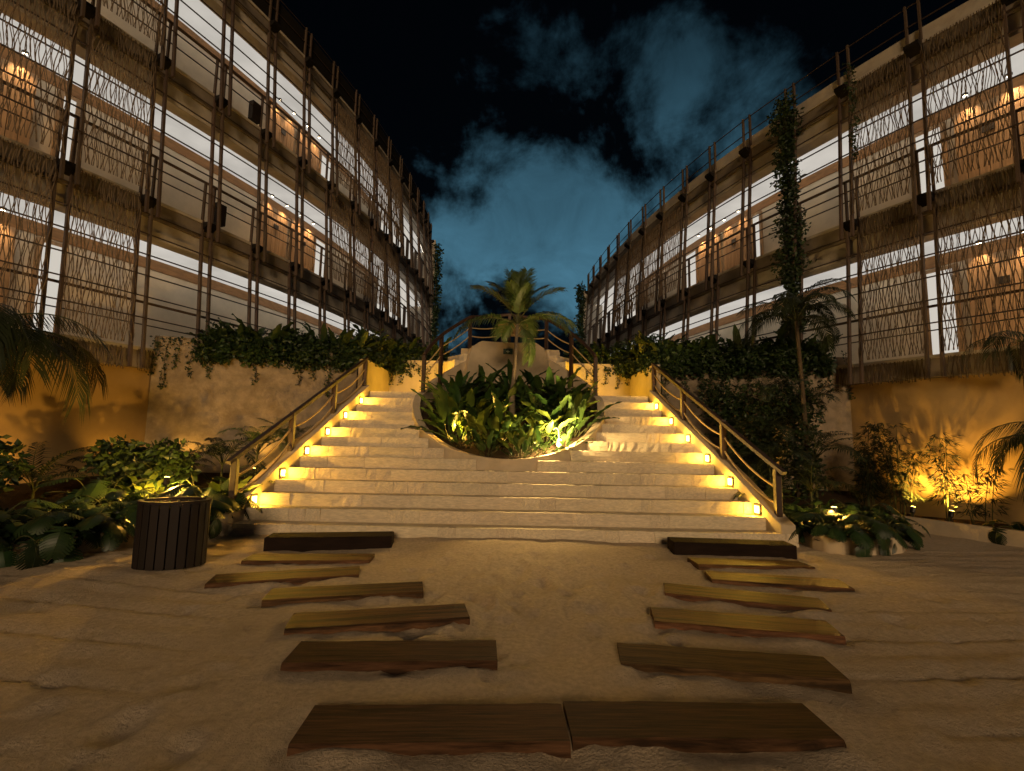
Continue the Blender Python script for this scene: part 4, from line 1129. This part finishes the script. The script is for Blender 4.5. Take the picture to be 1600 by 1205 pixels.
# thin palms and bamboo before the glowing wall
def bamboo(loc, n, hts, label, seed, spread=.16):
    r_ = random.Random(seed); root = thing('bamboo_plant', loc, label, 'bamboo', 'bamboo before the ochre wall')
    for k in range(n):
        h = r_.uniform(*hts); az = r_.uniform(0, 6.28); d = r_.uniform(.02, spread); ln = r_.uniform(.05, .28)
        b = Vector(loc) + Vector((math.cos(az) * d, math.sin(az) * d, -.03)); top = b + Vector((math.cos(az) * ln, math.sin(az) * ln * .5, h))
        pts = [b.lerp(top, u) + Vector((0, 0, 0)) - Vector((math.cos(az), math.sin(az) * .5, 0)) * ln * u * (1 - u) for u in [q / 7 for q in range(8)]]
        c = MB().tube(pts, .009, 5, r1=.003).build('culm', 'stem', root)
        mb = MB()
        for q in range(int(46 * h)):
            u = r_.uniform(.22, 1.0); p = pts[min(6, int(u * 7))].lerp(pts[min(7, int(u * 7) + 1)], u * 7 - int(u * 7)); a = r_.uniform(0, 6.28)
            tw = Vector((math.cos(a), math.sin(a), r_.uniform(.1, .7))).normalized() * r_.uniform(.03, .16)
            for m_ in range(3):
                a2 = a + r_.uniform(-.8, .8); dr = Vector((math.cos(a2), math.sin(a2), r_.uniform(-.9, .25))).normalized(); l = r_.uniform(.09, .19)
                sd = dr.cross(Vector((0, 0, 1))).normalized() * .009; o_ = p + tw
                mb.add([o_, o_ + dr * l * .4 + sd, o_ + dr * l - Vector((0, 0, .02)), o_ + dr * l * .4 - sd], [(0, 1, 2, 3)])
        mb.build('leaves', 'palm_dark', c)
    return root
bamboo((6.62, 8.95, .14), 8, (1.0, 1.7), 'leafy bamboo clump at the left end of the ochre wall', 650)
bamboo((7.00, 8.66, .14), 6, (1.1, 1.75), 'dense bamboo clump left of the two spotlights', 651)
bamboo((7.36, 8.12, .14), 3, (1.2, 1.6), 'thin bamboo stems right of the two spotlights', 652, .10)
bamboo((7.52, 7.70, .14), 4, (.5, 1.0), 'short bamboo tuft under the arching palm', 653)
for k, (x, y) in enumerate([(7.75, 6.75), (8.0, 6.35), (7.55, 7.15)]):
    leafy('monstera_plant', (x, y, .15), LEAF_SPLIT, 10, 'dark leafy plant on the brown kerb at right, %s from the edge' % ['second', 'first', 'third'][k], 'plant', 'plants on the right kerb', 670 + k, .75, .1, tilt=(0, .6))

# ---- tall thin palm by the right bed, the big palms at the frame's sides
tf = [frond_mesh('tall_palm_frond_%d' % k, 1.5, R(55), R(110 + 15 * k), 44, .36, .022, .9, 260 + k, 'palm_dark', rach=.012, start=.2) for k in range(3)]
feathery('tall_palm', (5.55, 8.9, .3), tf, 17, 'tall thin palm with drooping dark fronds right of the stairs', 'palm tree', None, 700, height=3.45, sc=.82, pitch=(-.45, .5), trunk_r=.05, lean=(-.05, .1), trunk_mat='bark_dark')
bf = [frond_mesh('big_palm_frond_%d' % k, 2.1, R(50), R(125 + 12 * k), 46, .55, .024, 1.25, 270 + k, 'palm_dark', rach=.020, start=.15) for k in range(3)]
feathery('drooping_palm', (-7.55, 6.35, .3), bf, 19, 'big dark drooping palm at the left edge before the ochre wall', 'palm tree', None, 701, height=2.15, sc=.95, pitch=(-.35, .45), trunk_r=.09, trunk_mat='bark_dark')
feathery('drooping_palm', (8.05, 6.75, .2), bf, 15, 'big dark arching palm at the right edge before the ochre wall', 'palm tree', None, 702, height=1.15, sc=.72, pitch=(-.25, .4), trunk_r=.07, trunk_mat='bark_dark')
feathery('drooping_palm', (7.55, 6.9, .2), bf, 5, 'slim palm whose fronds droop before the right building at the frame edge', 'palm tree', None, 703, height=2.75, sc=.42, pitch=(-.6, .1), trunk_r=.035, trunk_mat='bark_dark')

# ---- leafy masses: many small leaves in one mesh
def foliage(name, centers, nleaf, size, seed, parent=None, material='leaf_hedge', flat=.9):
    r_ = random.Random(seed); V = []; F = []
    for (c, rad) in centers:
        for _ in range(nleaf):
            d = Vector((r_.gauss(0, 1), r_.gauss(0, 1), r_.gauss(0, 1))); d.normalize(); d *= r_.random() ** .45
            p = Vector(c) + Vector((d.x * rad[0], d.y * rad[1], d.z * rad[2]))
            a = Vector((r_.gauss(0, 1), r_.gauss(0, 1), r_.gauss(-.2, .7))).normalized()
            b = a.cross(Vector((r_.gauss(0, 1), r_.gauss(0, 1), r_.gauss(0, 1)))).normalized(); nrm = a.cross(b)
            l = size * r_.uniform(.6, 1.4); wd = l * .28; o = len(V)
            V += [p, p + a * l * .5 + b * wd - nrm * l * .05, p + a * l, p + a * l * .5 - b * wd - nrm * l * .05]
            F.append((o, o + 1, o + 2, o + 3))
    mb = MB(); mb.v = [tuple(v) for v in V]; mb.f = F
    return mb.build(name, material, parent)
# vine column climbing a post of the right building
vc = thing('climbing_vine', (PR[4][0], PR[4][1], 3.0), 'dark leafy vine hanging down a post of the right building from its roof', 'vine')
n4 = NRt[4][1]
base = Vector((PR[4][0] + n4.x * .25, PR[4][1] + n4.y * .25, 0))
cen = []
rv = random.Random(31)
for k in range(34):
    z = 3.9 + (9.35 - 3.9) * k / 33
    wdt = .24 + .14 * math.sin(k * .9) * rv.random() + (.14 if k > 28 else 0) + (.16 if 8 < k < 15 else 0)
    cen.append(((base.x + rv.uniform(-.06, .06), base.y + rv.uniform(-.06, .06), z), (wdt, wdt, .16)))
foliage('foliage', cen, 190, .085, 33, vc)
MB().tube([(base.x, base.y, 3.05), (base.x + .03, base.y, 6), (base.x, base.y + .03, 9.3)], .03, 6).build('stem', 'bark_dark', vc)
v2 = thing('climbing_vine', (PR[3][0], PR[3][1], 8.0), 'thin vine trailing from the right building roof over its rope screen', 'vine')
q = Vector((PR[3][0] * .75 + PR[2][0] * .25 + NRt[3][1].x * .38, PR[3][1] * .75 + PR[2][1] * .25 + NRt[3][1].y * .38, 0))
foliage('foliage', [((q.x + rv.uniform(-.05, .05), q.y, 7.2 + k * .16), (.06 + (.10 if k > 8 else 0), .06, .10)) for k in range(13)], 26, .06, 35, v2)
MB().tube([(q.x, q.y, 7.1), (q.x + .02, q.y, 8.2), (q.x, q.y, 9.1)], .006, 4).build('stem', 'bark_dark', v2)
# planted far ends of both buildings
for P_, N_, top, nm, sd in ((PL, NL, 11.6, 'left', 41), (PR, NRt, 9.2, 'right', 42)):
    e = Vector(P_[-1]); n_ = N_[-1][1]
    root = thing('climbing_vine', (e.x + n_.x * .45, e.y + n_.y * .45, 3.0), 'green planted wall of vines at the far end of the %s building' % nm, 'vine')
    foliage('foliage', [((e.x + n_.x * (.42 + rv.uniform(-.08, .10)), e.y + n_.y * .42, 3 + (top - 3) * k / 40), (.22, .30, .26)) for k in range(41)], 70, .14, sd, root)
    MB().tube([(e.x + n_.x * .4, e.y + n_.y * .4, 3), (e.x + n_.x * .4, e.y + n_.y * .4, top - .3)], .04, 6).build('stem', 'bark_dark', root)

# ---- shrubs along the terrace edges, and vines hanging from them
def along(pts, u):
    L = [math.dist(pts[i], pts[i + 1]) for i in range(len(pts) - 1)]; s = u * sum(L)
    for i, l in enumerate(L):
        if s <= l or i == len(L) - 1:
            t = s / l; return Vector((pts[i][0] + (pts[i + 1][0] - pts[i][0]) * t, pts[i][1] + (pts[i + 1][1] - pts[i][1]) * t))
        s -= l
EDL = [(-6.35, 9.72), (-5.4, 10.02), (-4.4, 10.37), (-3.55, 10.78), (-3.5, 12.4), (-2.9, 13.0), (-1.75, 13.1)]
EDR = [(1.6, 13.1), (2.8, 13.0), (3.4, 12.4), (3.45, 10.8), (4.4, 10.37), (5.4, 10.17), (6.2, 10.02), (6.7, 10.1)]
for pts, nm, sd, nsh in ((EDL, 'left', 800, 24), (EDR, 'right', 840, 27)):
    r_ = random.Random(sd)
    for k in range(nsh):
        p = along(pts, (k + .5) / nsh); z = TZ + .02; back = p.y > 11.2
        if back: z = 3.28
        root = thing('terrace_shrub', (p.x, p.y, z), 'dark leafy shrub on the terrace edge above the %s wall' % nm, 'shrub', 'shrubs along the %s terrace edge' % nm)
        hh = r_.uniform(.22, .36) * (1.25 if back else 1)
        foliage('foliage', [((p.x + r_.uniform(-.1, .1), p.y + r_.uniform(-.1, .1), z + hh), (.30, .28, hh)), ((p.x + r_.uniform(-.2, .2), p.y - .24, z + .12), (.28, .20, .26)), ((p.x + r_.uniform(-.25, .25), p.y - .30, z - .05), (.22, .14, .22))], 300, .095, sd + k, root)
        for j in range(9):
            inst('leaf', r_.choice(LEAF_HEDGE), (p.x + r_.uniform(-.14, .14), p.y + r_.uniform(-.14, .14), z + .06), r_.uniform(0, 6.28), r_.uniform(-.5, .1), root, r_.uniform(1.2, 2.0))
# second row of shrubs behind, closer to the buildings
for pts, nm, sd, nsh in (([(-5.9, 11.0), (-5.2, 12.6), (-4.7, 14.2), (-4.2, 16.5), (-3.9, 19.5)], 'left', 870, 10), ([(5.6, 11.0), (5.0, 12.4), (4.4, 14.2), (4.0, 16.5), (3.5, 19.5)], 'right', 890, 10)):
    r_ = random.Random(sd)
    for k in range(nsh):
        p = along(pts, (k + .5) / nsh)
        root = thing('terrace_shrub', (p.x, p.y, TZ), 'dark leafy shrub at the foot of the %s building behind the terrace edge' % nm, 'shrub', 'shrubs at the foot of the %s building' % nm)
        hh = r_.uniform(.35, .6)
        foliage('foliage', [((p.x, p.y, TZ + hh), (.42, .42, hh))], 420, .12, sd + k, root)
# little palms standing above the hedge
for k, (x, y) in enumerate([(-4.6, 10.9), (-3.9, 11.6), (-5.4, 10.6), (-3.2, 13.4)]):
    feathery('bamboo_palm', (x, y, TZ), sf, 9, 'small palm rising above the left terrace hedge, %s from the left' % ['second', 'third', 'first', 'fourth'][k], 'palm', 'small palms on the terrace', 900 + k, sc=.72, pitch=(-.3, .3), height=.1)
for k, (x, y) in enumerate([(3.9, 11.2), (4.6, 10.9), (5.3, 10.6), (3.2, 13.3), (6.1, 10.4)]):
    feathery('bamboo_palm', (x, y, TZ), sf, 9, 'small palm rising above the right terrace hedge, %s from the stairs' % ['second', 'third', 'fourth', 'first', 'fifth'][k], 'palm', 'small palms on the terrace', 910 + k, sc=.75, pitch=(-.3, .3), height=.1)
# hanging vines on the walls
def hanging(path, nv, nm, sd, lens):
    r_ = random.Random(sd)
    for k in range(nv):
        p = along(path, (k + r_.uniform(.2, .8)) / nv); a = along(path, min(1, (k + .9) / nv)); 
        L = r_.uniform(*lens); root = thing('hanging_vine', (p.x, p.y - .04, 3.2), 'thin leafy vine hanging down the %s stone wall' % nm, 'vine', 'vines hanging on the %s stone wall' % nm)
        x, y, z = p.x, p.y - .035, 3.24; pts = []; cen = []
        pts.append((x, y + .15, z + .06))
        nst = max(3, int(L / .09))
        for s in range(nst):
            pts.append((x, y, z)); sc = .035 + .08 * (1 - s / nst)
            cen.append(((x, y - .015, z), (sc + .02, .035, .06)))
            x += r_.uniform(-.025, .025); z -= .09
        MB().tube(pts, .005, 3).build('stem', 'bark_dark', root)
        foliage('foliage', cen, 12, .055, sd + 50 + k, root)
hanging(WL, 20, 'left', 950, (.3, 1.15))
hanging(WR, 16, 'right', 980, (.5, 1.5))
hanging([(CX - LANDW, 12.58), (CX - 1.7, 12.58)], 7, 'left landing', 1010, (.25, .6))
hanging([(CX + 1.7, 12.58), (CX + LANDW, 12.58)], 6, 'right landing', 1020, (.25, .6))
# big leafy bush in front of the right wall
rb = random.Random(77)
for k, (x, y, z, r0) in enumerate([(4.25, 9.7, 2.35, .5), (4.9, 9.5, 2.1, .55), (5.5, 9.3, 2.3, .5), (4.6, 9.2, 1.3, .5), (5.3, 8.9, 1.2, .5)]):
    root = thing('leafy_bush', (x, y, .3), 'dark fine leaved bush before the right stone wall, %s from the stairs' % ['first high one', 'second high one', 'third high one', 'first low one', 'second low one'][k], 'bush', 'bushes before the right stone wall')
    foliage('crown', [((x, y, z), (r0, .35, .55)), ((x + .2, y, z - .4), (r0 * .7, .3, .5))], 700, .085, 1100 + k, root)
    MB().tube([(x, y, .2), (x + .05, y, z * .6), (x, y, z)], .03, 6).build('trunk', 'bark_dark', root)
for k, (x, y, z, r0) in enumerate([(-6.1, 7.5, .9, .45), (-5.5, 7.7, .85, .45), (-6.9, 6.3, .9, .45)]):
    root = thing('leafy_bush', (x, y, .3), 'dark rounded bush in the left bed, %s from the left' % ['second', 'third', 'first'][k], 'bush', 'bushes in the left bed')
    foliage('crown', [((x, y, z), (r0, .4, .40))], 800, .11, 1120 + k, root)
    MB().tube([(x, y, .2), (x, y, z)], .03, 6).build('trunk', 'bark_dark', root)
# ground cover inside the beds so that no bare soil shows between the plants
gc = foliage('ground_cover', [((x, y, zl(x, y) + .10), (.38, .30, .13)) for x, y in ML] + [((x, y, zr(x, y) + .10), (.34, .28, .12)) for x, y in MR], 150, .10, 1200, None, 'leaf_dark')
tag(gc, 'low dark ground cover under the monstera plants', 'ground cover', kind='stuff')
print('objects', len(bpy.data.objects))
